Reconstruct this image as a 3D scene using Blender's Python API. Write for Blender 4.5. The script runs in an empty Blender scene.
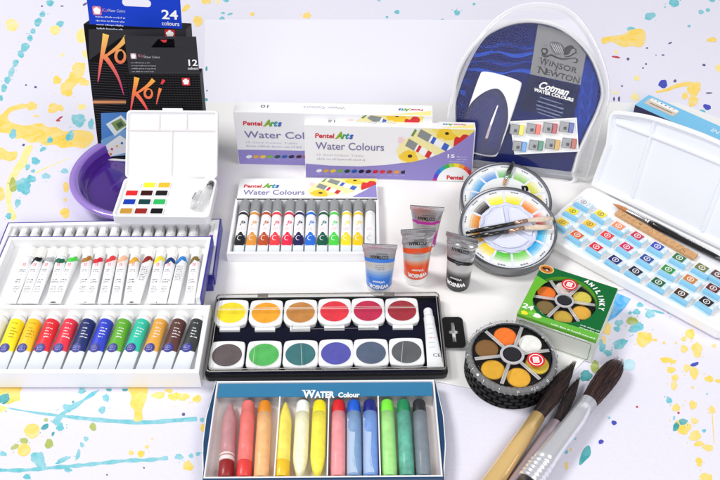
import bpy, bmesh, math, random
from mathutils import Matrix, Vector, Euler
random.seed(7)
PI = math.pi
S = 0.01                                   # modelling unit: one centimetre
sc = bpy.context.scene
COL = sc.collection

# ---------------------------------------------------------------- camera
PITCH = math.radians(42); HC = 63.0; FPX = 900.0
CAMP = Vector((0, -HC / math.tan(PITCH), HC))
FWD = Vector((0, math.cos(PITCH), -math.sin(PITCH))); UPV = Vector((0, math.sin(PITCH), math.cos(PITCH)))
cd = bpy.data.cameras.new('camera'); co = bpy.data.objects.new('camera', cd); COL.objects.link(co)
co.location = CAMP * S; co.rotation_euler = (PI / 2 - PITCH, 0, 0)
cd.sensor_width = 36; cd.lens = 36 * FPX / 720; cd.clip_start = 0.01; cd.clip_end = 100
sc.camera = co

def ray(px, py):
    return Vector(((px - 360) / FPX, 0, 0)) + FWD - UPV * ((py - 240) / FPX)
def G(px, py, z=0.0):                       # measured point of the photograph on a level plane
    r = ray(px, py); t = (z - CAMP.z) / r.z
    p = CAMP + r * t
    return (p.x, p.y)

class Pose:
    def __init__(s, x, y, z=0, rz=0, rx=0, ry=0):
        s.loc = Vector((x, y, z)); s.rot = Euler((math.radians(rx), math.radians(ry), math.radians(rz)))
        s.m = Matrix.Translation(s.loc) @ s.rot.to_matrix().to_4x4(); s.i = s.m.inverted()
    def lie(s, px, py, z=0.0):              # measured point on the thing's own level plane, in its own frame
        o = s.i @ CAMP; d = s.i.to_3x3() @ ray(px, py); t = (z - o.z) / d.z; p = o + d * t
        return (p.x, p.y)
    def up(s, px, py, y=0.0):               # measured point on the thing's own front face
        o = s.i @ CAMP; d = s.i.to_3x3() @ ray(px, py); t = (y - o.y) / d.y; p = o + d * t
        return (p.x, p.z)

# ---------------------------------------------------------------- materials
def lin(c):
    return tuple(((v / 255) / 12.92 if v / 255 <= 0.04045 else ((v / 255 + 0.055) / 1.055) ** 2.4) for v in c) + (1,)
_m = {}
def mat(c, rough=0.5, metal=0.0, coat=0.0, spec=0.5, bump=0.0, bscale=60, vary=0.0, vscale=30, sss=0.0, emit=0):
    key = (tuple(c), rough, metal, coat, spec, bump, bscale, vary, vscale, sss)
    if key in _m: return _m[key]
    m = bpy.data.materials.new('paint_%d_%d_%d' % tuple(int(v) for v in c)); m.use_nodes = True
    n = m.node_tree.nodes; l = m.node_tree.links; b = n['Principled BSDF']
    b.inputs['Base Color'].default_value = lin(c); b.inputs['Roughness'].default_value = rough
    b.inputs['Metallic'].default_value = metal; b.inputs['Coat Weight'].default_value = coat
    b.inputs['Coat Roughness'].default_value = 0.08
    b.inputs['Specular IOR Level'].default_value = spec
    if sss:
        b.inputs['Subsurface Weight'].default_value = sss; b.inputs['Subsurface Radius'].default_value = (0.004, 0.004, 0.004)
    tc = None
    if vary or bump: tc = n.new('ShaderNodeTexCoord')
    if vary:
        t = n.new('ShaderNodeTexNoise'); t.inputs['Scale'].default_value = vscale; t.inputs['Detail'].default_value = 5
        l.new(tc.outputs['Object'], t.inputs['Vector'])
        r = n.new('ShaderNodeMapRange'); r.inputs[1].default_value = .25; r.inputs[2].default_value = .75
        r.inputs[3].default_value = 1 - vary; r.inputs[4].default_value = 1 + vary * .6
        l.new(t.outputs['Fac'], r.inputs[0])
        x = n.new('ShaderNodeVectorMath'); x.operation = 'SCALE'; x.inputs[0].default_value = lin(c)[:3]
        l.new(r.outputs[0], x.inputs['Scale']); l.new(x.outputs[0], b.inputs['Base Color'])
    if bump:
        t = n.new('ShaderNodeTexNoise'); t.inputs['Scale'].default_value = bscale * 10; t.inputs['Detail'].default_value = 4
        l.new(tc.outputs['Object'], t.inputs['Vector'])
        k = n.new('ShaderNodeBump'); k.inputs['Strength'].default_value = bump; k.inputs['Distance'].default_value = 0.0006
        l.new(t.outputs['Fac'], k.inputs['Height']); l.new(k.outputs[0], b.inputs['Normal'])
    _m[key] = m
    return m
def ramp_mat(name, axis, lo, hi, stops, rough=.5, noise=0.0, nscale=200):   # printed colour ramp along one of the thing's own axes (cm)
    m = bpy.data.materials.new(name); m.use_nodes = True; n = m.node_tree.nodes; l = m.node_tree.links; b = n['Principled BSDF']
    b.inputs['Roughness'].default_value = rough
    tc = n.new('ShaderNodeTexCoord'); sp = n.new('ShaderNodeSeparateXYZ'); l.new(tc.outputs['Object'], sp.inputs[0])
    r = n.new('ShaderNodeMapRange'); r.inputs[1].default_value = lo * S; r.inputs[2].default_value = hi * S
    l.new(sp.outputs['XYZ'.index(axis)], r.inputs[0]); cr = n.new('ShaderNodeValToRGB')
    src = r.outputs[0]
    if noise:
        t = n.new('ShaderNodeTexNoise'); t.inputs['Scale'].default_value = nscale; l.new(tc.outputs['Object'], t.inputs['Vector'])
        a = n.new('ShaderNodeMath'); a.operation = 'MULTIPLY_ADD'; l.new(t.outputs['Fac'], a.inputs[0]); a.inputs[1].default_value = noise
        l.new(src, a.inputs[2]); a2 = n.new('ShaderNodeMath'); a2.operation = 'SUBTRACT'; l.new(a.outputs[0], a2.inputs[0]); a2.inputs[1].default_value = noise * .5
        src = a2.outputs[0]
    l.new(src, cr.inputs[0]); e = cr.color_ramp.elements
    while len(e) > 1: e.remove(e[0])
    for i, (p, c) in enumerate(stops):
        q = e[0] if i == 0 else e.new(p)
        q.position = p; q.color = lin(c)
    l.new(cr.outputs[0], b.inputs['Base Color'])
    return m
def clear(name='clear_plastic', tint=(255, 255, 255), refl=0.08, rough=.04, frost=0.0, bump=0.0):
    m = bpy.data.materials.new(name); m.use_nodes = True; n = m.node_tree.nodes; l = m.node_tree.links
    n.remove(n['Principled BSDF']); out = n['Material Output']
    tr = n.new('ShaderNodeBsdfTransparent'); tr.inputs[0].default_value = lin(tint)
    gl = n.new('ShaderNodeBsdfGlossy'); gl.inputs['Roughness'].default_value = rough
    fr = n.new('ShaderNodeLayerWeight'); fr.inputs[0].default_value = .5
    pw = n.new('ShaderNodeMath'); pw.operation = 'POWER'; pw.inputs[1].default_value = 4.0; l.new(fr.outputs['Facing'], pw.inputs[0])
    ad = n.new('ShaderNodeMath'); ad.operation = 'MULTIPLY_ADD'; ad.inputs[1].default_value = .6; ad.inputs[2].default_value = refl * .5; l.new(pw.outputs[0], ad.inputs[0]); ad.use_clamp = True
    mx = n.new('ShaderNodeMixShader'); l.new(ad.outputs[0], mx.inputs[0]); l.new(tr.outputs[0], mx.inputs[1]); l.new(gl.outputs[0], mx.inputs[2])
    last = mx
    if bump:
        tc = n.new('ShaderNodeTexCoord'); t = n.new('ShaderNodeTexNoise'); t.inputs['Scale'].default_value = 60; l.new(tc.outputs['Object'], t.inputs['Vector'])
        k = n.new('ShaderNodeBump'); k.inputs['Strength'].default_value = bump; k.inputs['Distance'].default_value = .002
        l.new(t.outputs['Fac'], k.inputs['Height']); l.new(k.outputs[0], gl.inputs['Normal'])
    if frost:
        df = n.new('ShaderNodeBsdfPrincipled'); df.inputs['Base Color'].default_value = (.82, .82, .84, 1); df.inputs['Roughness'].default_value = .3
        m2 = n.new('ShaderNodeMixShader'); m2.inputs[0].default_value = frost
        l.new(mx.outputs[0], m2.inputs[1]); l.new(df.outputs[0], m2.inputs[2]); last = m2
    l.new(last.outputs[0], out.inputs[0])
    return m

WH = mat((245, 245, 246), .35, coat=.2)                # white moulded plastic
WHM = mat((244, 244, 246), .6)                         # white card
CAPW = mat((250, 249, 246), .4)
GREYTXT = mat((120, 120, 125), .6); DGREY = mat((60, 60, 64), .6); LGREY = mat((190, 190, 196), .6)
BLACK = mat((14, 14, 16), .3); WTXT = mat((250, 250, 250), .5)
CLR = clear(refl=.02); CLRB = clear('crinkled_clear_wrap', refl=.05, bump=.5); FROST = clear('frosted_plastic', refl=.08, frost=.5); HAZY = clear('hazy_plastic', refl=.14, frost=.22)
METAL = mat((200, 200, 203), .22, metal=1.0); TINM = mat((132, 132, 136), .28, metal=1.0)

# ---------------------------------------------------------------- geometry
def rrect(cx, cy, w, h, r, n=5):
    r = min(r, w / 2 - 1e-4, h / 2 - 1e-4); P = []
    for (sx, sy, a0) in ((1, 1, 0), (-1, 1, 90), (-1, -1, 180), (1, -1, 270)):
        for k in range(n + 1):
            a = math.radians(a0 + 90 * k / n)
            P.append((cx + sx * (w / 2 - r) + r * math.cos(a), cy + sy * (h / 2 - r) + r * math.sin(a)))
    return P
def circ(cx, cy, r, n=32, ry=None, a0=0, rot=0):
    ry = r if ry is None else ry; c, s_ = math.cos(rot), math.sin(rot); P = []
    for k in range(n):
        a = a0 + 2 * PI * k / n; x, y = r * math.cos(a), ry * math.sin(a)
        P.append((cx + x * c - y * s_, cy + x * s_ + y * c))
    return P
def blob(cx, cy, rx, ry=None, rot=0, rough=.14, n=40, rnd=random):
    n = max(n, 36) if rough > .1 else n
    ry = rx if ry is None else ry; ph = [rnd.uniform(0, 6.28) for _ in range(4)]; P = []
    for k in range(n):
        a = 2 * PI * k / n
        f = 1 + rough * (math.sin(2 * a + ph[0]) * .5 + math.sin(3 * a + ph[1]) * .5 + math.sin(5 * a + ph[2]) * .35 + math.sin(8 * a + ph[3]) * .22 + math.sin(13 * a + ph[0] * 3) * .12)
        x, y = rx * f * math.cos(a), ry * f * math.sin(a)
        P.append((cx + x * math.cos(rot) - y * math.sin(rot), cy + x * math.sin(rot) + y * math.cos(rot)))
    return P
def smooth(pts, n=4, closed=True):
    P = []; N = len(pts)
    rng = range(N if closed else N - 1)
    for i in rng:
        if closed: p0, p1, p2, p3 = pts[(i - 1) % N], pts[i], pts[(i + 1) % N], pts[(i + 2) % N]
        else: p0, p1, p2, p3 = pts[max(i - 1, 0)], pts[i], pts[i + 1], pts[min(i + 2, N - 1)]
        for k in range(n):
            t = k / n
            P.append(tuple(.5 * (2 * b + (c - a) * t + (2 * a - 5 * b + 4 * c - d) * t * t + (3 * b - a - 3 * c + d) * t ** 3) for a, b, c, d in zip(p0, p1, p2, p3)))
    if not closed: P.append(tuple(pts[-1]))
    return P
def ribbon(path, w0, w1=None, wf=None):      # outline of a stroke along a 2-D path
    w1 = w0 if w1 is None else w1; L = []; Rr = []; N = len(path)
    for i, p in enumerate(path):
        a = path[max(i - 1, 0)]; b = path[min(i + 1, N - 1)]
        dx, dy = b[0] - a[0], b[1] - a[1]; d = math.hypot(dx, dy) or 1; t = i / (N - 1)
        w = (wf(t) if wf else w0 + (w1 - w0) * t) / 2
        L.append((p[0] - dy / d * w, p[1] + dx / d * w)); Rr.append((p[0] + dy / d * w, p[1] - dx / d * w))
    return L + Rr[::-1]
def scaled(poly, k):
    cx = sum(p[0] for p in poly) / len(poly); cy = sum(p[1] for p in poly) / len(poly)
    return [(cx + (x - cx) * k, cy + (y - cy) * k) for x, y in poly]
FRONT = Matrix.Rotation(PI / 2, 4, 'X')       # (x, y, z) -> (x, -z, y): drawing on a front face, z = how far it stands proud

_tc = {}
def textmesh(s, bold=0.0, shear=0.0):
    k = (s, bold, shear)
    if k not in _tc:
        c = bpy.data.curves.new('t', 'FONT'); c.body = s; c.size = 1; c.offset = bold; c.shear = shear; c.resolution_u = 3
        o = bpy.data.objects.new('t', c); COL.objects.link(o)
        dg = bpy.context.evaluated_depsgraph_get(); me = o.evaluated_get(dg).to_mesh()
        _tc[k] = ([tuple(v.co) for v in me.vertices], [tuple(p.vertices) for p in me.polygons])
        bpy.data.objects.remove(o); bpy.data.curves.remove(c)
    return _tc[k]

class MB:
    def __init__(s, m=None): s.V = []; s.F = []; s.I = []; s.Sm = []; s.mats = []; s.M = m or Matrix()
    def mi(s, m):
        if m not in s.mats: s.mats.append(m)
        return s.mats.index(m)
    def add(s, V, F, m, smooth=False):
        b = len(s.V); s.V += [tuple(s.M @ Vector(v)) for v in V]
        for i, f in enumerate(F):
            s.F.append(tuple(b + j for j in f)); s.I.append(s.mi(m[i] if isinstance(m, list) else m)); s.Sm.append(smooth)
        return s
    def flat(s, poly, z, m):
        return s.add([(p[0], p[1], z) for p in poly], [tuple(range(len(poly)))], m)
    def prism(s, poly, z0, z1, m, top=None, bev=0.0):
        N = len(poly); P2 = poly
        R = [[(x, y, z0) for x, y in poly], [(x, y, z1 - bev) for x, y in poly]]
        if bev:
            cx = sum(p[0] for p in poly) / N; cy = sum(p[1] for p in poly) / N
            hw = max(abs(p[0] - cx) for p in poly) or 1; hh = max(abs(p[1] - cy) for p in poly) or 1
            P2 = [(cx + (x - cx) * (1 - bev / hw), cy + (y - cy) * (1 - bev / hh)) for x, y in poly]
            R.append([(x, y, z1) for x, y in P2])
        return s.loft(R, m, caps=True, capm=top)
    def loft(s, R, m, caps=True, capm=None, smooth=False, closed=True, mf=None):
        N = len(R[0]); V = [p for r in R for p in r]; F = []; M = []
        for i in range(len(R) - 1):
            for j in range(N if closed else N - 1):
                F.append((i * N + j, i * N + (j + 1) % N, (i + 1) * N + (j + 1) % N, (i + 1) * N + j))
                M.append(mf(i, j) if mf else (m[i] if isinstance(m, list) else m))
        b = len(s.V); s.add(V, F, M, smooth)
        if caps:
            m0 = m[0] if isinstance(m, list) else m; m1 = capm or (m[-1] if isinstance(m, list) else m)
            s.F.append(tuple(b + j for j in range(N))[::-1]); s.I.append(s.mi(m0)); s.Sm.append(False)
            s.F.append(tuple(b + (len(R) - 1) * N + j for j in range(N))); s.I.append(s.mi(m1)); s.Sm.append(False)
        return s
    def lathe(s, prof, m, cx=0, cy=0, n=40, caps=True, smooth=False, capm=None, rf=None):
        return s.loft([[(cx + r * (rf(k) if rf else 1) * math.cos(2 * PI * k / n), cy + r * (rf(k) if rf else 1) * math.sin(2 * PI * k / n), z) for k in range(n)] for r, z in prof], m, caps=caps, smooth=smooth, capm=capm)
    def box(s, x0, x1, y0, y1, z0, z1, m, r=0.0):
        if r <= 0:
            return s.prism([(x0, y0), (x1, y0), (x1, y1), (x0, y1)], z0, z1, m)
        bm = bmesh.new(); bmesh.ops.create_cube(bm, size=1)
        for v in bm.verts: v.co = Vector(((x0 + x1) / 2 + v.co.x * (x1 - x0), (y0 + y1) / 2 + v.co.y * (y1 - y0), (z0 + z1) / 2 + v.co.z * (z1 - z0)))
        bmesh.ops.bevel(bm, geom=list(bm.edges), offset=r, segments=2, affect='EDGES', profile=.6)
        bm.verts.index_update()
        s.add([tuple(v.co) for v in bm.verts], [tuple(v.index for v in f.verts) for f in bm.faces], m, False); bm.free()
        return s
    def tray(s, outer, wall, h, floor, m, inner=None, mo=None, z=0.0, sharp=.0):    # open tray: outer outline, wall thickness, height, floor level
        I = inner or wall
        R = [[(x, y, z) for x, y in outer], [(x, y, z + h - .05) for x, y in outer], [(x, y, z + h) for x, y in shrink(outer, .05)],
             [(x, y, z + h) for x, y in shrink(outer, wall - .05)], [(x, y, z + h - .05) for x, y in shrink(outer, wall)], [(x, y, z + floor) for x, y in shrink(outer, wall + .05)]]
        return s.loft(R, [mo or m, m, m, m, m], caps=True, capm=m)
    def tube(s, path, rad, m, n=12, caps=True, smooth=True, mf=None, flatk=1.0):
        R = []; N = len(path)
        for i, p in enumerate(path):
            p = Vector(p); a = Vector(path[max(i - 1, 0)]); b = Vector(path[min(i + 1, N - 1)]); d = (b - a).normalized()
            u = d.cross(Vector((0, 0, 1)));
            if u.length < 1e-3: u = Vector((1, 0, 0))
            u.normalize(); w = u.cross(d); r = rad[i] if isinstance(rad, (list, tuple)) else rad
            R.append([tuple(p + u * (r * math.cos(2 * PI * k / n)) + w * (r * flatk * math.sin(2 * PI * k / n))) for k in range(n)])
        return s.loft(R, m, caps=caps, smooth=smooth, mf=mf)
    def text(s, t, x, y, z, size, m, w=None, bold=0.0, shear=0.0, align='l', rot=0, warp=None, flipx=False):
        V, F = textmesh(t, bold, shear)
        x0 = min(v[0] for v in V); x1 = max(v[0] for v in V); sx = size if w is None else w / max(x1 - x0, 1e-6)
        off = {'l': 0, 'c': .5, 'r': 1}[align] * (x1 - x0) * sx; c, sn = math.cos(rot), math.sin(rot); P = []
        for v in V:
            a = (v[0] - x0) * sx - off; b = v[1] * size
            if flipx: a = -a
            q = (x + a * c - b * sn, y + a * sn + b * c); P.append((q[0], q[1], warp(*q) if warp else z))
        return s.add(P, F, m)
    def lines(s, x, y, z, w, n, step, th, m, warp=None, jag=.25):      # rows of unreadably small print
        for i in range(n):
            xx = x; e = x + w * (1 - random.random() * jag)
            wl = random.randint(3, 8)
            while xx < e:
                q = random.uniform(.35, .7) * th; t0 = y - i * step; h_ = th * random.choice((.62, .62, .62, 1.0)); lo = -.25 * th if random.random() < .12 else 0
                P = [(xx, t0 + lo), (xx + q, t0 + lo), (xx + q, t0 + h_), (xx, t0 + h_)]
                s.add([(a, b, warp(a, b) if warp else z) for a, b in P], [(0, 1, 2, 3)], m); xx += q + th * .28; wl -= 1
                if wl <= 0: wl = random.randint(2, 8); xx += th * .5
        return s
    def build(s, name, parent=None, label=None):
        me = bpy.data.meshes.new(name); me.from_pydata([(a * S, b * S, c * S) for a, b, c in s.V], [], s.F)
        for m in s.mats: me.materials.append(m)
        me.polygons.foreach_set('material_index', s.I); me.polygons.foreach_set('use_smooth', s.Sm)
        me.update(); bm = bmesh.new(); bm.from_mesh(me); bmesh.ops.recalc_face_normals(bm, faces=bm.faces[:]); bm.to_mesh(me); bm.free()
        o = bpy.data.objects.new(name, me); COL.objects.link(o)
        if parent: o.parent = parent
        if label: o['label'] = label
        return o
def shrink(poly, d):
    N = len(poly); out = []
    A = sum(poly[i][0] * poly[(i + 1) % N][1] - poly[(i + 1) % N][0] * poly[i][1] for i in range(N)); sg = 1 if A > 0 else -1
    for i in range(N):
        p = Vector(poly[i]); a = Vector(poly[i - 1]); b = Vector(poly[(i + 1) % N])
        d1 = (p - a); d2 = (b - p)
        if d1.length < 1e-6: d1 = d2
        if d2.length < 1e-6: d2 = d1
        d1.normalize(); d2.normalize()
        n1 = Vector((-d1.y, d1.x)) * sg; n2 = Vector((-d2.y, d2.x)) * sg; m_ = (n1 + n2); k = m_.length_squared
        q = p + m_ * (2 * d / max(k, .6)); out.append((q.x, q.y))
    return out
def tag(o, label, cat, group=None):
    o['label'] = label; o['category'] = cat
    if group: o['group'] = group
    return o
def thing(name, label, cat, pose, group=None):
    o = bpy.data.objects.new(name, None); o.empty_display_size = .02; COL.objects.link(o)
    o.location = pose.loc * S; o.rotation_euler = pose.rot
    return tag(o, label, cat, group)
def single(mb, name, label, cat, pose, group=None):
    o = mb.build(name); o.location = pose.loc * S; o.rotation_euler = pose.rot
    return tag(o, label, cat, group)
def clone(o, parent=None):
    c = o.copy(); COL.objects.link(c); c.parent = parent
    for ch in [k for k in bpy.data.objects if k.parent == o]: clone(ch, c)
    return c
def chaikin(pts, n=2, r=.2):
    for _ in range(n):
        a_ = r; r = .25
        pts = [q for i in range(len(pts)) for a, b in ((pts[i], pts[(i + 1) % len(pts)]),) for q in ((a[0] * (1 - a_) + b[0] * a_, a[1] * (1 - a_) + b[1] * a_), (a[0] * a_ + b[0] * (1 - a_), a[1] * a_ + b[1] * (1 - a_)))]
    return pts
def wash(c, deep=.55):                       # watery paint soaked into paper: pigment uneven within the stain
    m = mat(c, .7, vary=.01, vscale=61 + deep); n = m.node_tree.nodes; l = m.node_tree.links; b = n['Principled BSDF']; b.inputs['Specular IOR Level'].default_value = .25
    tc = n.new('ShaderNodeTexCoord'); t = n.new('ShaderNodeTexNoise'); t.inputs['Scale'].default_value = 55; t.inputs['Detail'].default_value = 8; t.inputs['Roughness'].default_value = .65; t.inputs['Distortion'].default_value = 1.2
    l.new(tc.outputs['Object'], t.inputs['Vector']); r = n.new('ShaderNodeValToRGB'); l.new(t.outputs['Fac'], r.inputs[0]); e = r.color_ramp.elements
    e[0].position = .34; e[0].color = lin(mix(c, (240, 238, 248), deep)); e[1].position = .6; e[1].color = lin(c)
    k = e.new(.75); k.color = lin(mix(c, (0, 0, 0), .08)); l.new(r.outputs[0], b.inputs['Base Color'])
    return m
def mix(a, b, t): return tuple(a[i] + (b[i] - a[i]) * t for i in range(3))

# ================================================================ the surface everything lies on
PAPER = mat((232, 229, 243), .8, spec=.2, bump=.4, bscale=45, vary=.02, vscale=260)
YEL = wash((252, 214, 94), .42); YEP = wash((250, 231, 138), .45); TEA = wash((106, 194, 206), .45)
TED = wash((62, 160, 164), .3); OLI = wash((168, 184, 84), .35); BLU = mat((70, 80, 190), .45, vary=.1)
BRT = wash((70, 170, 232), .5); INK = mat((96, 92, 140), .5); REDS = mat((200, 70, 80), .5); PALE = wash((176, 222, 232), .4)
gm = MB(); gm.add([(-260, -180, 0), (260, -180, 0), (260, 340, 0), (-260, 340, 0)], [(0, 1, 2, 3)], PAPER)
_z = [0.003]
def on_ground(poly, m, px=True):
    _z[0] += .00004
    gm.flat([G(*p) for p in poly] if px else poly, _z[0], m)
rs = random.Random(3)
def dots(m, lst, rough=.13):
    for d in lst:
        x, y, rx = d[:3]; ry = d[3] if len(d) > 3 else rx * .92; a = math.radians(d[4]) if len(d) > 4 else 0
        on_ground(blob(x, y, rx, ry, a, rough, 20, rs), m)
        if rx > 2.5 and m not in (INK, BLU, REDS):
            for _ in range(rs.choice((0, 1, 2, 3))):
                u = rs.uniform(0, 6.28); q = rx * rs.uniform(1.3, 2.4); on_ground(blob(x + q * math.cos(u), y + q * math.sin(u) * .8, rs.uniform(.35, .9), rs.uniform(.3, .7), 0, .1, 10, rs), m)
dots(TEA, [(50, 3, 3.5, 3.5), (42.5, 14, 3, 3), (38, 22, 3.4, 4.6, 20), (33, 31, 2.5, 3), (30, 38, 3, 3), (25, 47, 3.8, 5, 25), (21, 54, 3, 4), (15.5, 63, 2.8, 4, 15), (11.5, 72, 3, 5, 15), (7.5, 80, 3, 4), (4, 88, 3, 4), (1, 98, 2, 3), (60, 24, 4.2, 3, -25)])
dots(YEP, [(12, 25, 6, 6.5), (55, 30, 5, 5), (81, 36, 5, 7), (62, 55, 3.4, 1.3, -30), (85, 54, 3, 4), (218, 1, 2, 3), (82, 107, 4, 3)])
dots(YEL, [(79, 69, 6, 8), (75, 78, 7, 7), (84, 82, 5, 4), (67, 88, 7, 8), (57, 80, 4.6, 3.8), (32, 106, 5.5, 4), (20, 106, 5, 2.5), (53, 108, 5, 5), (60, 108, 4, 3)], .2)
dots(INK, [(35.5, 87, 1.3), (26, 85, .9), (62, 6, 1.5, .7), (85, 4, 2.5, 1.1, -30), (23.5, 145, 1.4), (42, 6, 1)])
P2 = lambda l: [(x / 3.692, 105 + y / 3.692) for x, y in l]
on_ground(smooth(P2([(-40, 50), (0, 38), (30, 12), (60, 0), (110, -4), (112, 8), (62, 18), (32, 34), (36, 60), (90, 76), (150, 66), (176, 82), (210, 82), (240, 98), (290, 92), (335, 100), (345, 130), (310, 160), (270, 154), (230, 160), (200, 146), (170, 150), (140, 138), (110, 140), (80, 122), (60, 126), (30, 106), (0, 102), (-40, 100)]), 3), YEL)
on_ground(smooth(P2([(-30, 160), (10, 158), (30, 172), (62, 172), (60, 196), (36, 208), (10, 200), (-30, 206)]), 3), YEL)
on_ground(smooth(P2([(110, 148), (122, 156), (104, 196), (98, 222), (70, 250), (52, 300), (40, 360), (62, 412), (40, 424), (26, 392), (22, 300), (44, 244), (72, 200), (92, 156)]), 3), YEP)
dots(YEL, [(0, 194, 5, 7), (54, 108, 6, 4), (65, 213, 5, 5), (66, 187, 3.2, 5), (65, 200, 2, 2), (36, 116, 3, 1)])
on_ground(ribbon([(35, 173), (50, 166), (70, 158)], 1.6, .8), YEP)
dots(TEA, [(78.5, 120, 7.5, 6), (70, 136, 4, 5, 20), (13, 134, 3.6, 4.8), (50, 140, 3, 3), (43, 149, 3.5, 2, -20), (35.5, 161, 4, 4), (27.6, 167, 2.5, 3), (33, 171, 2, 1.8), (23, 186, 8.5, 7.5), (31, 179, 4.6, 4, -20), (46, 176, 4, 3), (64.5, 171, 3.4, 2.8), (17.6, 203, 3, 4), (8.7, 216, 3.2, 3), (91, 124, 3, 5)], .2)
dots(OLI, [(13, 185, 4, 7)]); dots(REDS, [(60, 118, 3.4, .9, -32), (58, 120.4, 2, 1.2), (616, 57, 4.4, 1.1, 8), (637, 407, 1.2), (678.5, 413, 1.3), (202, 378, .1)])
# bottom left
dots(YEL, [(8, 394, 15, 8)], .25); dots(TED, [(3, 399, 7, 5)], .2); dots(YEP, [(2, 409, 5, 3)])
on_ground(ribbon(smooth([(8, 408, 0), (30, 412, 0), (65, 416.5, 0), (88, 419, 0), (110, 421, 0), (145, 422.5, 0), (168, 421, 0), (197, 419, 0)], 4, False), 1, wf=lambda t: .8 + 3.4 * min(1, t * 2.2) + .6 * math.sin(t * 40)), TEA)
on_ground(ribbon(smooth([(54, 424, 0), (65, 412, 0), (78, 404, 0), (90, 396, 0), (99, 390, 0)], 4, False), 6, 2, wf=lambda t: 5.5 - 3 * t + 1.4 * math.sin(t * 18)), TEA)
on_ground(ribbon(smooth([(-6, 470, 0), (20, 470.5, 0), (50, 468, 0), (75, 466, 0), (95, 464, 0), (125, 461, 0), (150, 460, 0), (168, 458, 0)], 5, False), 4, wf=lambda t: 3.6 + 1.1 * math.sin(t * 60)), TEA)
dots(TEA, [(60, 427, 4, 4), (82, 391, 4, 2.8), (106, 398, 3, 4.2), (102, 410, 3.6, 3.4), (68, 408, 5, 4), (38, 459, 7.2, 7), (43, 466, 2.6, 4), (63, 460, 7.5, 2.4, -22), (78, 455, 2, 5.5, 20), (86, 439, 2.2, 2.6), (82, 445, 2, 2.6), (68, 470, 4, 2), (3, 454, 3.4, 2.6), (179, 457, 4, 3), (191, 456, 2.5, 2), (198, 454, 2.5, 2), (203, 453, 1.4), (27, 477, 3.4, 3), (202, 420, 2, 2.6)], .2)
dots(TED, [(45, 427, 4.4, 2.4, -30), (109, 390, 3, 1.4), (125, 390, 3, 1.4), (53, 434, 1.4, 2.2, 30), (73, 402, 1.3)]); dots(OLI, [(24, 441, 4.4, 3), (15, 447, 4.6, 2.4, -20), (49, 444, 4, 5), (93, 427, 3.2, 4.2), (46, 420, 2, 2)])
dots(YEL, [(32, 431, 8, 7.4), (24, 450, 6.6, 6.6)], .07)
on_ground(smooth([(128, 387), (146, 385), (147, 396), (144.5, 404), (142, 411), (142.5, 420), (134, 421), (134.5, 412), (130, 405), (131.5, 396)], 3), YEL)
dots(YEL, [(158.5, 395.5, 6.4, 3.6), (174, 396.6, 6, 4), (183, 397, 6, 4), (197, 399, 4.6, 3.4), (169, 391, 4, 1.8), (203, 428, 2.6, 4), (188, 466, 5, 5), (141, 454, 3.8, 3.2), (131, 453, 2.5, 2.4), (147, 447, 2, 2), (152, 439, 1)], .18)
dots(INK, [(183.5, 414.5, 1.8, 1.6), (144, 468, .9), (107, 475, .9)])
# top middle and top right
dots(YEL, [(206, 1, 5, 3.2), (186, 8, 4.6, 2.6, -40), (198, 21, 5, 5), (252, 14, 2.4, 2.1), (307, 15.5, 4, 3.3)])
dots(TEA, [(226, 0, 3, 2), (222, 19, 2.8, 2.6), (223, 13, 2, 1.2), (230, 14, 2.6, 1.1, -15), (227, 22.5, 2, 1.5), (219, 23, 1.3), (222, 26, 1.2), (397, 12, 2.5, 2.2), (387, 17, 1.3), (379, 0, 1.5), (457, 12.5, 3, 2.8), (442.5, 20, 1.8, 1.4), (474, 4, 1.5), (674, 3, 5, 4), (650, 16, 5.4, 3.8, -25), (712, 0, 3.2, 2), (701, 12, 2.6, 2.4), (708, 10, 2, 2), (689, 26, 1.5), (665, 7, 1), (631, 29, 4, 2.4), (702, 112, 3.4, 2.4)])
dots(BLU, [(365, 22.5, 2.3, 1.9), (663, 84, 4.6, 4), (707, 107, 4.2, 2.6, 15)])
on_ground(smooth([(602, 38), (612, 36), (624, 34), (630, 30), (640, 28.5), (645, 32), (645.5, 40), (641, 47), (631, 46), (623, 47), (612, 42), (603, 44)], 3), YEL)
dots(YEP, [(616, 52, 2, 2), (637, 78, 3, 2.6), (635, 97, 4, 3.8), (719, 68, 3.4, 4), (615, 93, 3, 1.4)])
on_ground(ribbon(smooth([(656, 92, 0), (667, 90, 0), (676, 86, 0), (690, 84, 0), (698, 88, 0)], 4, False), 2, 6), YEL)
dots(YEL, [(694, 89, 7, 7), (693, 101, 4.4, 6, 10), (685, 96, 3, 4, 40)], .2)
dots(INK, [(670, 43, 2, .8, -25), (663, 55, 1.6, .7), (656, 55, .6), (647, 48, 1), (646, 64, 1), (643, 68, .9), (628, 59, 1.5), (622, 86, 1), (704, 65, 1.7, 1.2), (709, 93, 3.2, .8), (675, 81, 1.6), (614, 99, 1, 2.2), (619, 99, 1.1, 2.8)])
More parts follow.
